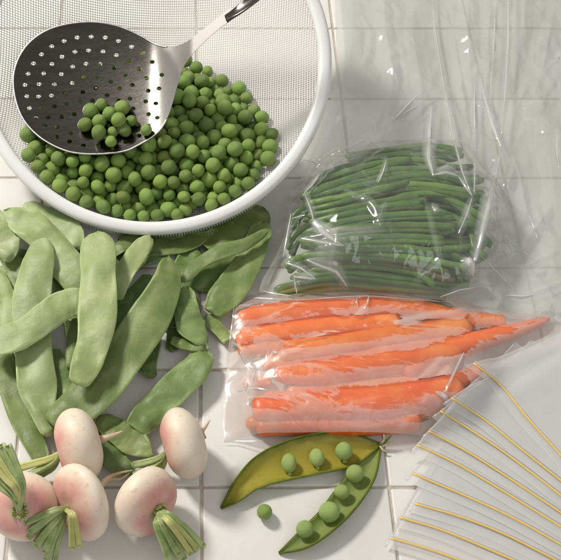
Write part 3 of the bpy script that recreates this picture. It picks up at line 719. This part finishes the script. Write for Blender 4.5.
def pod_pea(u, v, z, rw, parent, rl=None):
    me = pea_meshes_p[random.randrange(2)]
    o = bpy.data.objects.new('pea', me); COL.objects.link(o); o.parent = parent
    o.location = at(u, v, z) - Vector(pod.location); r = rw * .00058; o.scale = (r, (rl or rw) * .00058, r)
    return o
pea_meshes_p = []
for k in range(2):
    me = ball(1.0, 3, k + 5, False); me.materials.append(M['pod_pea']); pea_meshes_p.append(me)
pod_pea(289, 463, .0072, 7.0, up, 9.5); pod_pea(317, 457.5, .0072, 7.0, up, 9.0); pod_pea(344, 451, .0075, 7.8, up, 8.8)
pod_pea(355, 473.5, .0068, 8.2, lo); pod_pea(342, 492, .0064, 7.0, lo); pod_pea(329.5, 512, .0068, 9.4, lo); pod_pea(305, 529, .0064, 7.8, lo)
for u, v, u2, v2, zz in [(289, 470, 290, 476, .004), (317, 464, 318, 470, .004), (344, 457, 345, 463, .004)]:
    V, F = sweep([at(u, v, .006), at(u2, v2, zz)], lambda t: .0022, lambda t: .0012, n=5, m=8); mesh_obj('seed_stalk', V, F, M['pod_pea'], up)
for P, w in [([(380, 445, .003), (386, 441, .005), (391, 435, .008)], 3.4), ([(381, 444, .003), (384, 440, .006), (384, 435, .009)], 2.4), ([(382, 446, .003), (388, 444, .004), (394, 441, .005)], 2.2), ([(380, 446, .003), (383, 450, .003), (388, 452, .002)], 2.0)]:
    V, F = sweep([at(*p) for p in P], lambda t: w * .0006 * (1 - .45 * t), lambda t: w * .0006 * (1 - .45 * t), n=10, m=8); mesh_obj('stem', V, F, M['bean_deep'] if w > 3 else M['taproot'], pod)

# ------------------------------------------------------------------ height maps for draping film
HX0, HX1, HY0, HY1, CELL = -0.12, 0.36, -0.24, 0.46, 0.002
NX = int((HX1 - HX0) / CELL) + 1; NY = int((HY1 - HY0) / CELL) + 1
def blank(): return np.zeros((NY, NX))
def stamp(A, p, r):
    i0 = int((p.x - HX0 - r) / CELL); i1 = int((p.x - HX0 + r) / CELL) + 1; j0 = int((p.y - HY0 - r) / CELL); j1 = int((p.y - HY0 + r) / CELL) + 1
    for j in range(max(0, j0), min(NY, j1 + 1)):
        for i in range(max(0, i0), min(NX, i1 + 1)):
            dx = HX0 + i * CELL - p.x; dy = HY0 + j * CELL - p.y; q = r * r - dx * dx - dy * dy
            if q > 0:
                h = p.z + math.sqrt(q)
                if h > A[j, i]: A[j, i] = h
def shift_max(A, k):
    B = A.copy()
    for _ in range(k):
        C_ = B.copy()
        C_[1:] = np.maximum(C_[1:], B[:-1]); C_[:-1] = np.maximum(C_[:-1], B[1:]); C_[:, 1:] = np.maximum(C_[:, 1:], B[:, :-1]); C_[:, :-1] = np.maximum(C_[:, :-1], B[:, 1:]); B = C_
    return B
def blur(A, k):
    B = A.copy()
    for _ in range(k):
        P_ = np.pad(B, 1, mode='edge'); B = (P_[1:-1, 1:-1] * 4 + P_[:-2, 1:-1] * 2 + P_[2:, 1:-1] * 2 + P_[1:-1, :-2] * 2 + P_[1:-1, 2:] * 2 + P_[:-2, :-2] + P_[2:, 2:] + P_[:-2, 2:] + P_[2:, :-2]) / 16
    return B
def sampler(A):
    def f(x, y):
        a = min(max((x - HX0) / CELL, 0), NX - 1.001); b = min(max((y - HY0) / CELL, 0), NY - 1.001); i, j = int(a), int(b); a -= i; b -= j
        return float(A[j, i] * (1 - a) * (1 - b) + A[j, i + 1] * a * (1 - b) + A[j + 1, i] * (1 - a) * b + A[j + 1, i + 1] * a * b)
    return f

# ------------------------------------------------------------------ slim green beans in the clear bag
GB = blank()
def green_bean(P, r, label, mat=None, group='slim green beans in the clear bag', tip0=.35, tip1=.8):
    P = [(u, v + (max(0, 222 - v) * .34) * min(1, max(0, 1 - (u - 300) / 120)), z) for u, v, z in P]
    pts3 = [at(u, v, z) for u, v, z in P]
    ph = random.uniform(0, 6); r *= .86
    V, F = sweep(pts3, lambda t: 2 * r * (1 + .06 * math.sin(t * 38 + ph)) * ends(t, .05, .012, tip0, tip1), lambda t: 2 * r * (1 + .06 * math.sin(t * 38 + ph)) * ends(t, .05, .012, tip0, tip1), n=30, m=12)
    C = catmull(pts3, 44)
    for c in C: stamp(GB, c, r * 1.05)
    root = C[22].copy(); root.z = max(0, root.z - r)
    tag(mesh_obj('green_bean', V, F, mat or M['green_bean'], None, True, root), label, 'green bean', group)
# filler layers: the body of the bundle
def fill(n, zlo, zhi, y0_, y1_, seed):
    rng = random.Random(seed)
    for k in range(n):
        t = (k + .5) / n
        yl = y0_ + (y1_ - y0_) * t
        z = zlo + (zhi - zlo) * math.sin(math.pi * t) ** .7
        xl = 293 + rng.uniform(0, 26) + 14 * (1 - t); xr = 455 + rng.uniform(-12, 36) - 20 * abs(t - .55)
        yl2 = 222 + (yl - 222) * .78 + 12; sag = rng.uniform(-4, 4)
        green_bean([(xl, yl2 + rng.uniform(-4, 4), z * .8 + .002), ((xl * 2 + xr) / 3, yl + sag + 3, z), ((xl + xr * 2) / 3, yl + rng.uniform(-4, 4), z), (xr, yl + rng.uniform(-7, 9), max(.003, z * .9))], rng.uniform(.0025, .0029),
                   'slim dark green bean inside the clear bag bundle')
fill(11, .0032, .0032, 178, 296, 1)
fill(11, .0060, .0120, 168, 288, 2)
fill(11, .0090, .0200, 158, 276, 3)
fill(8, .0120, .0270, 152, 255, 4)
TOPB = [
 ([(345, 139), (385, 143), (425, 146), (462, 151)], .014, 'green bean along the back edge of the bagged bundle'),
 ([(318, 158), (355, 152), (400, 151), (455, 158)], .019, None), ([(312, 168), (350, 159), (400, 157), (445, 164)], .023, None),
 ([(308, 178), (345, 170), (395, 166), (450, 170)], .026, None), ([(307, 187), (350, 180), (420, 176), (470, 184)], .027, None),
 ([(305, 196), (350, 190), (410, 184), (478, 193)], .029, None), ([(308, 206), (345, 197), (380, 188), (408, 181)], .032, 'green bean crossing the bagged bundle at a slant, upper middle'),
 ([(306, 214), (345, 206), (385, 199), (419, 197)], .034, 'pale-tipped green bean ending in the middle of the bagged bundle'), ([(308, 223), (345, 213), (385, 205), (420, 204)], .034, None),
 ([(303, 234), (345, 222), (395, 215), (448, 214)], .034, None), ([(318, 233), (360, 228), (405, 226), (454, 227)], .035, 'straight bright green bean lying uppermost on the bagged bundle'),
 ([(312, 245), (355, 239), (400, 237), (443, 239)], .034, None), ([(298, 240), (350, 246), (400, 247), (432, 252)], .031, None),
 ([(300, 256), (350, 253), (410, 258), (468, 268)], .028, None), ([(305, 266), (355, 261), (410, 268), (455, 281)], .023, 'brownish green bean low on the front of the bagged bundle'),
 ([(290, 278), (340, 272), (395, 277), (448, 284)], .017, None), ([(274, 290), (320, 280), (370, 283), (447, 289)], .011, 'green bean whose end pokes to the far left of the bag'),
 ([(288, 296), (340, 288), (395, 290), (446, 294)], .006, 'green bean nearest the bag of carrots at the front of the bundle'),
 ([(300, 186), (330, 175), (362, 166), (410, 158)], .026, None), ([(360, 172), (400, 172), (440, 173), (486, 200)], .024, None),
 ([(380, 192), (415, 192), (450, 200), (490, 222)], .024, None), ([(390, 210), (430, 210), (462, 222), (492, 246)], .020, None),
 ([(400, 222), (435, 226), (460, 240), (486, 258)], .016, None), ([(400, 240), (430, 246), (458, 258), (474, 276)], .014, None),
 ([(290, 225), (300, 205), (330, 190), (380, 178)], .022, None), ([(288, 250), (298, 232), (330, 222), (390, 220)], .022, None), ([(285, 268), (300, 258), (340, 255), (400, 262)], .020, None)]
ORD = 'second third fourth fifth sixth seventh eighth ninth tenth eleventh twelfth thirteenth fourteenth fifteenth sixteenth seventeenth eighteenth nineteenth twentieth twenty-first twenty-second twenty-third twenty-fourth twenty-fifth twenty-sixth'.split()
TOPB.sort(key=lambda q: sum(p[1] for p in q[0]) / 4)
for bi, (P, z, lab) in enumerate(TOPB):
    PP = [(u, v, z * (.78 if i == 0 else (.95 if i == 3 else 1.0))) for i, (u, v) in enumerate(P)]
    if bi % 1 == 0:
        j_ = random.uniform(3, 6); k_ = random.uniform(-22, 8)
        green_bean([(u + (k_ if i == 3 else 3), v + j_, z_ - .0012) for i, (u, v, z_) in enumerate(PP)], random.uniform(.0023, .0028), 'slim green bean half hidden between the upper ones in the clear bag')
    green_bean(PP, random.uniform(.0025, .0030), lab or ORD[bi - 1] + ' green bean from the back in the top layer of the clear bag', M['green_bean_brown'] if lab and 'brownish' in lab else None)

# ------------------------------------------------------------------ carrots
CB = blank()
def carrot(P, rl, z, label, tip=(.05, .03), squash=.85, m=(.5, .6)):
    pts3 = [at(u, v, (z[i] if isinstance(z, (list, tuple)) else z)) for i, (u, v) in enumerate(P)]
    ph = random.uniform(0, 9)
    f = lambda t: 2 * lerp_list(rl, t) * .00080 * ends(t, tip[0], tip[1], m[0], m[1]) * (1 + .008 * math.sin(t * 40 + ph))
    V, F = sweep(pts3, f, lambda t: f(t) * squash, n=40, m=18, power=.85, bump=lambda t, ca, sa: .0004 * noise.noise(Vector((t * 30, ca * 2 + ph, sa * 2))))
    for k, c in enumerate(catmull(pts3, 70)):
        rad_ = f(k / 69) / 2 + .0003; cc = c.copy(); cc.z = c.z + rad_ * squash - rad_; stamp(CB, cc, rad_)
    root = pts3[len(pts3) // 2].copy(); root.z = 0
    tag(mesh_obj('carrot', V, F, M['carrot'], None, True, root), label, 'carrot', 'carrots in the frosted bag')
carrot([(236, 320), (290, 315), (345, 309), (400, 308), (470, 318)], [7, 8.5, 9, 8, 5], .0065, 'carrot along the back edge of the frosted bag')
carrot([(236, 341), (280, 334), (330, 328), (400, 323)], [6, 8, 8, 7], .0062, 'second carrot from the back at the left of the frosted bag')
carrot([(278, 358), (330, 348), (390, 338), (470, 327)], [6, 8.5, 9, 8], .0066, 'carrot in the middle of the frosted bag, under a pale film fold')
carrot([(272, 374), (315, 374), (370, 366), (420, 358), (462, 351)], [6, 9, 9.5, 9, 7], [.009, .0095, .0095, .009, .008], 'brightest carrot, long and smooth across the middle of the bag', tip=(.09, .04), m=(.2, .4))
carrot([(287, 393), (320, 391), (365, 388), (420, 386)], [4.5, 7, 7.5, 7], .0052, 'thin carrot veiled by film between the two thickest ones')
carrot([(243, 385), (256, 383), (271, 381)], [3.5, 4.5, 4], .0035, 'short stub of carrot near the left side of the frosted bag', tip=(.15, .06))
carrot([(253, 410), (310, 406), (380, 404), (462, 388)], [9, 12, 13, 10], .0085, 'thickest carrot along the front of the frosted bag', tip=(.04, .03), m=(.75, .6))
carrot([(256, 428), (300, 424), (350, 424), (420, 420)], [6, 8, 9, 8], .0050, 'front carrot partly hidden behind the open pea pod')
carrot([(400, 372), (430, 358), (475, 342), (520, 329), (549, 319)], [8, 8.5, 7.5, 5, 2], [.008, .008, .007, .005, .003], 'tapering carrot with its tip at the right end of the bag', tip=(.05, .1))
carrot([(395, 398), (420, 395), (450, 385), (480, 372)], [8, 8, 7, 6], .0060, 'carrot running under the top zip bags')

for P, r_, lab in [([(240, 330), (300, 322), (360, 316)], 6, 'carrot low between the two back carrots'), ([(238, 352), (265, 348), (300, 346), (340, 336)], 6.5, 'carrot lying low left behind the pale fold'),
                   ([(330, 352), (380, 350), (430, 342), (462, 338)], 8, 'carrot veiled behind the brightest one'), ([(395, 316), (430, 314), (470, 320), (505, 322)], 6.5, 'carrot glimpsed at the back right corner of the bag'), ([(246, 424), (300, 418), (380, 415), (440, 408)], 7, 'carrot showing dimly between the two front ones'), ([(262, 364), (300, 362), (360, 356), (430, 346)], 7, 'carrot low between the middle carrot and the brightest one'), ([(246, 311), (300, 305), (360, 303), (420, 303)], 4.5, 'thin carrot pressed against the top seam of the frosted bag'), ([(288, 384), (340, 382), (400, 376), (450, 368)], 6, 'veiled carrot just in front of the brightest one'),
                   ([(262, 398), (330, 396), (400, 396), (445, 390)], 6, 'veiled carrot just behind the thickest one')]:
    carrot(P, [r_ * .7, r_, r_, r_ * .8], .0044, lab)
# ------------------------------------------------------------------ film sheets
def film_sheet(name, Lp, Rp, H, mat, parent, nu=120, nv=150, edge=0.0, attrA=None, extra=None, ridges=None, base_haze=None):
    """Lp, Rp: left and right border polylines (photo px on the table), top to bottom"""
    L = catmull([(u, v, 0) for u, v in Lp], nv); R = catmull([(u, v, 0) for u, v in Rp], nv)
    V = []; F = []; at_v = []
    for j in range(nv):
        a = at(L[j].x, L[j].y); b = at(R[j].x, R[j].y)
        for i in range(nu):
            t = i / (nu - 1); p = a.lerp(b, t)
            e = min(1, min(t, 1 - t) * 14, min(j, nv - 1 - j) / (nv * .03))
            z = H(p.x, p.y) + (extra(p) * e if extra else 0)
            p.z = max(z, edge)
            V.append(p)
            if attrA: at_v.append(attrA(p.x, p.y))
    for j in range(nv - 1):
        for i in range(nu - 1):
            F.append((j * nu + i, (j + 1) * nu + i, (j + 1) * nu + i + 1, j * nu + i + 1))
    dv = None
    if ridges:
        A = np.array([tuple(q) for q in V]); dv = np.array([base_haze(q) for q in V]) if base_haze else np.zeros(len(A)); up_ = np.zeros(len(A))
        for seg, wd, ht, hz_ in ridges:
            seg = np.array(seg); lo_ = seg.min(0) - wd * 1.1; hi_ = seg.max(0) + wd * 1.1
            k = np.where((A[:, 0] > lo_[0]) & (A[:, 0] < hi_[0]) & (A[:, 1] > lo_[1]) & (A[:, 1] < hi_[1]))[0]
            if not len(k): continue
            best = np.full(len(k), 9.0); tt = np.zeros(len(k)); m_ = len(seg) - 1
            for q in range(m_):
                a, b = seg[q], seg[q + 1]; ab = b - a; t_ = np.clip(((A[k, :2] - a) @ ab) / (ab @ ab + 1e-12), 0, 1)
                d_ = np.linalg.norm(A[k, :2] - a - t_[:, None] * ab, axis=1); u_ = d_ < best; best[u_] = d_[u_]; tt[u_] = (q + t_[u_]) / m_
            env = np.clip(np.sin(np.pi * (tt * .94 + .03)), 0, 1) ** .5; r_ = np.clip(1 - best / (wd * (.35 + .65 * env)), 0, 1)
            up_[k] = np.maximum(up_[k], ht * env * r_); dv[k] = np.maximum(dv[k], hz_ * env * np.minimum(1, r_ * 1.6))  # milkier along the ridges: fold highlights painted into the film
        V = [Vector((q.x, q.y, q.z + up_[i])) for i, q in enumerate(V)]
    o = mesh_obj(name, V, F, mat, parent)
    if dv is not None:
        a_ = o.data.attributes.new('doubled', 'FLOAT', 'POINT'); a_.data.foreach_set('value', dv)
    if attrA:
        a_ = o.data.attributes.new('contact', 'FLOAT', 'POINT'); a_.data.foreach_set('value', at_v)
    return o
# clear bag
gb_m = shift_max(GB, 4); gb_s = blur(gb_m, 14); gb_f = np.maximum(gb_s, blur(shift_max(GB, 1), 1) + .0008); gb_f = blur(gb_f, 3)
gb_f = np.maximum(gb_f, shift_max(GB, 1) + .0005); gb_f = blur(gb_f, 1)
yy = HY0 + np.arange(NY) * CELL; xx = HX0 + np.arange(NX) * CELL
puff = np.zeros((NY, NX))
for j in range(NY):
    for i in range(NX):
        x, y = xx[i], yy[j]
        f = 0.5 + 0.5 * noise.noise(Vector((x * 16, y * 5, 1.7)))
        puff[j, i] = .002 + .008 * f * min(1, max(0, (y - 0.0) / .12))
gb_f = np.maximum(gb_f, blur(puff, 2))
Hclear = sampler(gb_f)
def crumple(p):
    q = Vector((p.x * 26 + 3, p.y * 11, 2.2)); a = abs(noise.noise(q)); q2 = Vector((p.x * 60, p.y * 34 + 5, 4.1)); b = abs(noise.noise(q2)); q3 = Vector((p.x * 120 + 9, p.y * 80, 8))
    return .0085 * (.35 - a) * .9 + .0034 * (.3 - b) + .0014 * abs(noise.noise(q3)) + .0012
bagc = empty('clear_bag', at(420, 200), 'crumpled clear plastic bag holding slim green beans', 'plastic bag')
Lc = [(332, -60), (334, 0), (336, 60), (326, 120), (300, 182), (288, 225), (279, 262), (258, 291), (268, 303)]
Rc = [(640, -60), (640, 0), (640, 60), (640, 120), (640, 182), (640, 225), (640, 262), (640, 300), (640, 330)]
film_sheet('bottom_film', Lc, Rc, lambda x, y: .0006, M['under_film'], bagc, 12, 12, .0006)
def glint_crease(P, w, mat='crease', parent=None, H=None, lift=.0012, n=26, taper=(1, 1), ridge=.25, ends0=(0, 0)):
    """a narrow folded ridge of film standing on the sheet"""
    H = H or Hclear; C2 = [lerp_list([Vector((u, v, 0)) for u, v in P], i / (n - 1)) * .75 + q * .25 for i, q in enumerate(catmull([(u, v, 0) for u, v in P], n))]
    C = [surf(q.x, q.y, H, lift) for q in C2]
    V = []; F = []
    for i, c in enumerate(C):
        t = i / (n - 1)
        T = (C[min(i + 1, n - 1)] - C[max(i - 1, 0)]).normalized()
        hv = ((KEY - c).normalized() + (CAM - c).normalized()).normalized()  # facet turned to mirror the key lamp into the camera as a glint
        nn = (hv - T * hv.dot(T)).normalized(); sd = T.cross(nn).normalized()
        ww = (lerp_list(w, t) if isinstance(w, (list, tuple)) else w * math.sin(math.pi * min(1, max(0, t * .96 + .02))) ** .6) * .00058 / 2
        ww *= 1 + .15 * noise.noise(Vector((t * 4, P[0][0], 0)))
        ww = max(ww, .00004)
        c2 = c + Vector((0, 0, ww * .5)) + nn * .0003 * noise.noise(Vector((t * 2.5, P[0][1], 3)))
        for k, (a, b_) in enumerate([(-1, -.25), (-.45, .02), (0, .08), (.45, .02), (1, -.25), (0, -.5)]):
            V.append(c2 + sd * a * ww + nn * b_ * ww * ridge * 2)
    for i in range(n - 1):
        for j in range(6):
            F.append((i * 6 + j, i * 6 + (j + 1) % 6, (i + 1) * 6 + (j + 1) % 6, (i + 1) * 6 + j))
    F += [tuple(range(5, -1, -1)), tuple((n - 1) * 6 + k for k in range(6))]
    return mesh_obj('fold', V, F, M[mat], parent or bagc, True)
SHARP = [
    ([(432, -14), (434, 26), (440, 64), (451, 129), (462, 172), (472, 196)], 2.6), ([(431, 88), (416, 96), (397, 116), (384, 128)], 4.2), ([(384, 128), (364, 140), (345, 149), (318, 161)], 2.2),
    ([(431, 90), (420, 104), (406, 112), (394, 120)], 1.8), ([(432, 106), (429, 130), (428, 158), (433, 176)], [1.5, 6, 5, 2]), ([(433, 175), (446, 173), (458, 176)], 4), ([(458, 176), (466, 188), (473, 197)], 2.2),
    ([(475, 64), (474, 110), (475, 150), (474, 195)], 2.6), ([(479, 74), (486, 104), (493, 128), (501, 148)], [1, 4, 5, 2]), ([(501, 150), (494, 180), (485, 220), (474, 262)], [2, 6, 8, 5]), ([(466, 260), (471, 266), (473, 277)], [9, 7, 1]),
    ([(508, -12), (508, 40), (505, 90), (501, 136)], [3.5, 4, 3, 1]), ([(496, -12), (494, 40), (491, 80), (490, 110)], [1.5, 2, 2, 1]),
    ([(322, 166), (317, 178), (311, 186), (304, 193)], 2.4), ([(303, 160), (312, 161), (322, 166)], 1.6),
    ([(313, 222), (322, 232), (333, 240), (344, 246)], [7, 6, 3, 1]), ([(300, 238), (320, 242), (344, 246)], 2.5), ([(284, 262), (300, 268), (316, 279)], 2.2), ([(316, 279), (304, 278), (294, 277)], 3.5), ([(294, 277), (295, 285), (297, 294)], 1.8),
    ([(307, 260), (320, 266), (336, 272), (347, 286)], [1.5, 3, 4, 1]), ([(291, 213), (287, 235), (283, 258)], 1.8), ([(304, 192), (310, 208), (314, 222)], 1.8), ([(291, 219), (298, 217), (305, 215)], 1.4), ([(262, 291), (276, 294), (292, 296)], 1.8),
    ([(386, 160), (383, 172), (378, 182)], 1.6), ([(472, 198), (466, 216), (458, 234)], [1, 3, 1]), ([(432, 206), (435, 211), (437, 207)], 3.0),
    ([(485, 286), (492, 292), (500, 302)], 3.0), ([(503, 295), (525, 296), (545, 291), (566, 282)], 2.6), ([(498, 225), (512, 243), (534, 260)], 1.0), ([(519, 186), (528, 212), (538, 240)], 1.0),
    ([(558, 130), (556, 150), (559, 168)], 3.4), ([(559, 58), (546, 70), (537, 84), (531, 104)], [2, 3, 2, 1]), ([(520, 125), (532, 122), (546, 119)], 1.4), ([(480, 255), (500, 275), (515, 290)], .9), ([(440, 297), (460, 290), (485, 286)], 1.6)]
SOFT = [([(313, 252), (328, 252), (345, 252)], [10, 13, 12]), ([(522, 113), (534, 109), (549, 108)], [10, 15, 18]), ([(503, 191), (509, 184), (512, 172)], [4, 10, 1]), 
             ([(355, 10), (371, 38), (368, 60), (345, 90)], 5), ([(340, 0), (343, 50), (338, 100), (342, 130)], 6), ([(348, 110), (352, 80), (372, 52)], 3), ([(360, 155), (372, 140), (390, 90)], 2.5), ([(452, 30), (462, 90), (470, 140)], 5), ([(488, 0), (488, 60), (482, 120)], 5), ([(556, 0), (548, 40), (540, 80)], 9), ([(525, 90), (512, 120), (505, 150)], 7),
             ([(505, 150), (520, 180), (530, 230)], 5), ([(490, 250), (520, 270), (560, 250)], 3), ([(540, 160), (560, 170), (580, 172)], 2), ([(385, 205), (378, 225), (384, 214)], 2), ([(345, 195), (370, 205), (378, 220)], 3), ([(500, 200), (505, 230), (495, 260)], 4), ([(425, 200), (440, 260), (410, 290)], 2), ([(512, 268), (535, 276), (566, 268)], 2),
    ([(350, -20), (352, 30), (347, 80), (356, 130)], 14), ([(380, -20), (384, 30), (392, 80), (388, 120)], 10), ([(415, -20), (412, 40), (420, 90), (424, 150)], 8), ([(470, -20), (466, 40), (472, 100)], 12), ([(525, -20), (522, 30), (514, 80)], 10),
    ([(318, 170), (350, 160), (400, 128)], 8), ([(480, 190), (510, 215), (550, 228)], 9), ([(470, 280), (520, 250), (556, 200)], 8), ([(300, 240), (340, 236), (380, 232)], 7), ([(540, 120), (548, 160), (556, 210)], 10)]
def world_line(P, H):
    out = []
    for i in range(len(P) - 1):
        for k in range(4):
            q = surf(P[i][0] + (P[i + 1][0] - P[i][0]) * k / 4, P[i][1] + (P[i + 1][1] - P[i][1]) * k / 4, H, .001); out.append((q.x, q.y))
    q = surf(P[-1][0], P[-1][1], H, .001); out.append((q.x, q.y)); return out
RID = []
for P, w in SHARP:
    mw_ = max(w) if isinstance(w, list) else w
    RID.append((world_line(P, Hclear), .0016 + mw_ * .00058, .0007 + mw_ * .00022, min(.5, .12 + mw_ * .06)))
for P, w in SOFT:
    mw_ = max(w) if isinstance(w, list) else w
    RID.append((world_line(P, Hclear), .0018 + mw_ * .00058, .0008 + mw_ * .00020, min(.36, .16 + mw_ * .012)))
far = sampler(np.clip(1 - blur(shift_max((GB > 0) * 1.0, 2), 6) * 1.4, 0, 1))     # away from the beans the empty bag lies in several layers
film_sheet('top_film', Lc, Rc, Hclear, M['clear_film'], bagc, 330, 400, .0012, extra=crumple, ridges=RID,
           base_haze=lambda q: .46 * far(q.x, q.y) * (.75 + .8 * noise.noise(Vector((q.x * 30, q.y * 9, 6)))))
for P, w in SHARP:
    w2 = [max(.8, x * 1.0) for x in w] if isinstance(w, list) else w * 1.05
    glint_crease(P, w2, lift=.0016)

# frosted bag over the carrots
cb_m = blur(shift_max(CB, 3), 9); cb_t = shift_max(CB, 1) + .0003
cb_f = blur(np.maximum(cb_m, cb_t), 1); cb_f = np.maximum(cb_f, CB + .00035)
cont = np.clip(1 - (cb_f - CB - .0006) / .0036, 0, 1) * (CB > .001)
cont = blur(cont, 1)
gbase = np.minimum(blur(shift_max(GB, 2), 3), 0)
Hfrost = sampler(cb_f); Acont = sampler(cont)
def wrinkle(p):
    a = abs(noise.noise(Vector((p.x * 30 + p.y * 40, p.y * 60 - p.x * 12, 7.7)))); b = abs(noise.noise(Vector((p.x * 90, p.y * 120, 1.3))))
    return .0016 * (.3 - a) + .0007 * (.25 - b) + .0004
bagf = empty('frosted_bag', at(330, 370), 'frosted see-through bag packed flat with orange carrots', 'plastic bag')
Lf = [(241, 295), (234, 320), (228, 360), (224, 400), (222, 441)]
Rf = [(600, 308), (600, 325), (600, 365), (600, 400), (600, 441)]
# keep the carrot tail: the right border runs under the zip bags
def Hf2(x, y): return max(Hfrost(x, y), .0012)
film_sheet('frosted_film', Lf, [(570, 318), (570, 340), (540, 380), (500, 410), (460, 441)], Hf2, M['frost_film'], bagf, 190, 120, .0012, attrA=lambda x, y: Acont(x, y), extra=wrinkle,
    ridges=[(world_line(P, Hf2), w_ * .00058, .0012, h_) for P, w_, h_ in [([(370, 303), (352, 322), (335, 333), (300, 346), (274, 358)], 7, .45), ([(470, 305), (420, 318), (370, 328), (330, 342)], 8, .3), ([(455, 360), (440, 380), (425, 400)], 8, .3), ([(545, 322), (480, 340), (440, 362), (415, 385)], 7, .3),
            ([(240, 345), (250, 380), (246, 420)], 9, .25), ([(300, 395), (360, 398), (440, 378)], 5, .25), ([(236, 305), (300, 303), (360, 300)], 4, .3)]])
if False: film_sheet('bottom_film', Lf, [(570, 318), (570, 340), (540, 380), (500, 410), (460, 441)], lambda x, y: .0009, M['under_film'], bagf, 10, 10, .0009)
M['frost_crease'] = film('frosted_crease', 0.32, (0.93, 0.90, 0.88), 0.2, 0.4, 90, ior=1.6, bump=0.0003)
for P, w in [([(240, 297), (300, 300), (340, 297), (370, 296), (420, 300), (470, 304), (545, 318)], 1.6), ([(369, 296), (367, 303), (364, 309)], 2.5), ([(357, 297), (356, 302), (358, 306)], 1.6),
             ([(236, 294), (231, 330), (226, 370)], 1.3), ([(255, 372), (250, 384), (246, 394)], [2, 5, 2]), ([(237, 391), (252, 388), (268, 390)], 3.5),
             ([(436, 392), (443, 396), (449, 402)], 7), ([(441, 395), (446, 390), (447, 384)], 3), ([(464, 352), (455, 370), (445, 392)], 4), ([(240, 352), (247, 366), (254, 378)], 3), ([(222, 441), (240, 441), (262, 441)], 1.2)]:
    glint_crease(P, w, 'frost_crease', bagf, Hf2, .0010, ridge=.12)

# ------------------------------------------------------------------ fan of zip bags
LINES = [[(473, 364), (500, 386), (528, 420), (561, 457), (600, 503)], [(451, 399), (486, 422), (520, 449.5), (561, 482), (600, 514)], [(440, 412), (475, 434), (509, 457), (561, 497), (600, 528)],
         [(428, 432), (457, 447), (487, 465), (561, 514), (600, 542)], [(416.5, 446), (447, 460), (477, 476.5), (561, 528), (600, 553)], [(411.6, 474), (461, 495), (509, 517), (557, 543.5), (600, 568)],
         [(414, 504.5), (461, 518), (503, 534.5), (546, 556), (600, 584)], [(399, 518), (444.5, 532), (509, 559), (560, 582), (600, 602)], [(390, 539), (419, 547), (454, 559), (510, 582), (560, 604)]]
allb = blur(shift_max(np.maximum(CB, 0), 3), 14)
Hz = sampler(allb)
LAB = ['topmost zip bag of the fan, beside the carrots', 'second zip bag from the top of the fan', 'third zip bag from the top of the fan', 'fourth zip bag from the top of the fan', 'middle one of the nine fanned zip bags',
       'fourth zip bag from the bottom of the fan', 'third zip bag from the bottom of the fan', 'second zip bag from the bottom of the fan', 'bottom zip bag of the fan, at the lower photo edge']
for k, ln in enumerate(LINES):
    z0 = .0018 + (8 - k) * .00055
    n = 40
    C2 = catmull([(u, v, 0) for u, v in ln], n)
    base = []
    for q in C2:
        base.append(surf(q.x, q.y, lambda x, y: Hz(x, y) * .9 + z0))
    d = at(C2[8].x, C2[8].y) - at(C2[0].x, C2[0].y); d.z = 0; d.normalize()
    nrm = Vector((-d.y, d.x, 0))        # body goes up and to the right
    if nrm.y < 0: nrm = -nrm
    em = empty('zip_bag', (base[12].x, base[12].y, 0), 'yellow-lined ' + LAB[k], 'zip bag', 'zip bags fanned out')
    nv = 30; V = []; F = []
    lip = -.0052; body = .086
    for j in range(nv):
        s = lip + (body - lip) * (j / (nv - 1)) ** 1.3
        for i, p in enumerate(base):
            d2 = nrm + d * .30
            q = p + d2 * s
            zz = Hz(q.x, q.y) * .9 + z0 + .0009 * noise.noise(Vector((q.x * 25, q.y * 25, k * 3.1))) + .0007 * math.exp(-((s) / .0012) ** 2)
            zz += .0022 * max(0, noise.noise(Vector((i * .12, s * 6, k * 1.7)))) * min(1, abs(s) / .02)
            V.append(Vector((q.x, q.y, zz)))
    for j in range(nv - 1):
        for i in range(n - 1): F.append((j * n + i, j * n + i + 1, (j + 1) * n + i + 1, (j + 1) * n + i))
    mesh_obj('film', V, F, M['zip_film'], em)
    zp = [Vector((p.x, p.y, Hz(p.x, p.y) * .9 + z0 + .0012)) for p in base]
    V, F = sweep(zp[::3] + [zp[-1]], lambda t: .0012, lambda t: .0007, n=n, m=8); mesh_obj('zip_strip', V, F, M['zip'], em)
    V, F = sweep([Vector((p.x, p.y, p.z + .0001)) + nrm * .0016 for p in zp[::3]], lambda t: .0006, lambda t: .0005, n=n, m=6); mesh_obj('seal_ridge', V, F, M['zip_film'], em)
    # welded side edge
    V2 = []
    side = [base[0] + (nrm + d * .30) * (lip + (.085 - lip) * j / 19) for j in range(20)]
    side = [Vector((q.x, q.y, Hz(q.x, q.y) * .9 + z0 + .0006)) for q in side]
    V, F = sweep(side, lambda t: .0007, lambda t: .0004, n=30, m=6); mesh_obj('side_weld', V, F, M['soft_crease'], em)
    if k == 0:
        for (a, b_) in [((492, 350), (561, 428)), ((470, 372), (530, 436))]:
            pass
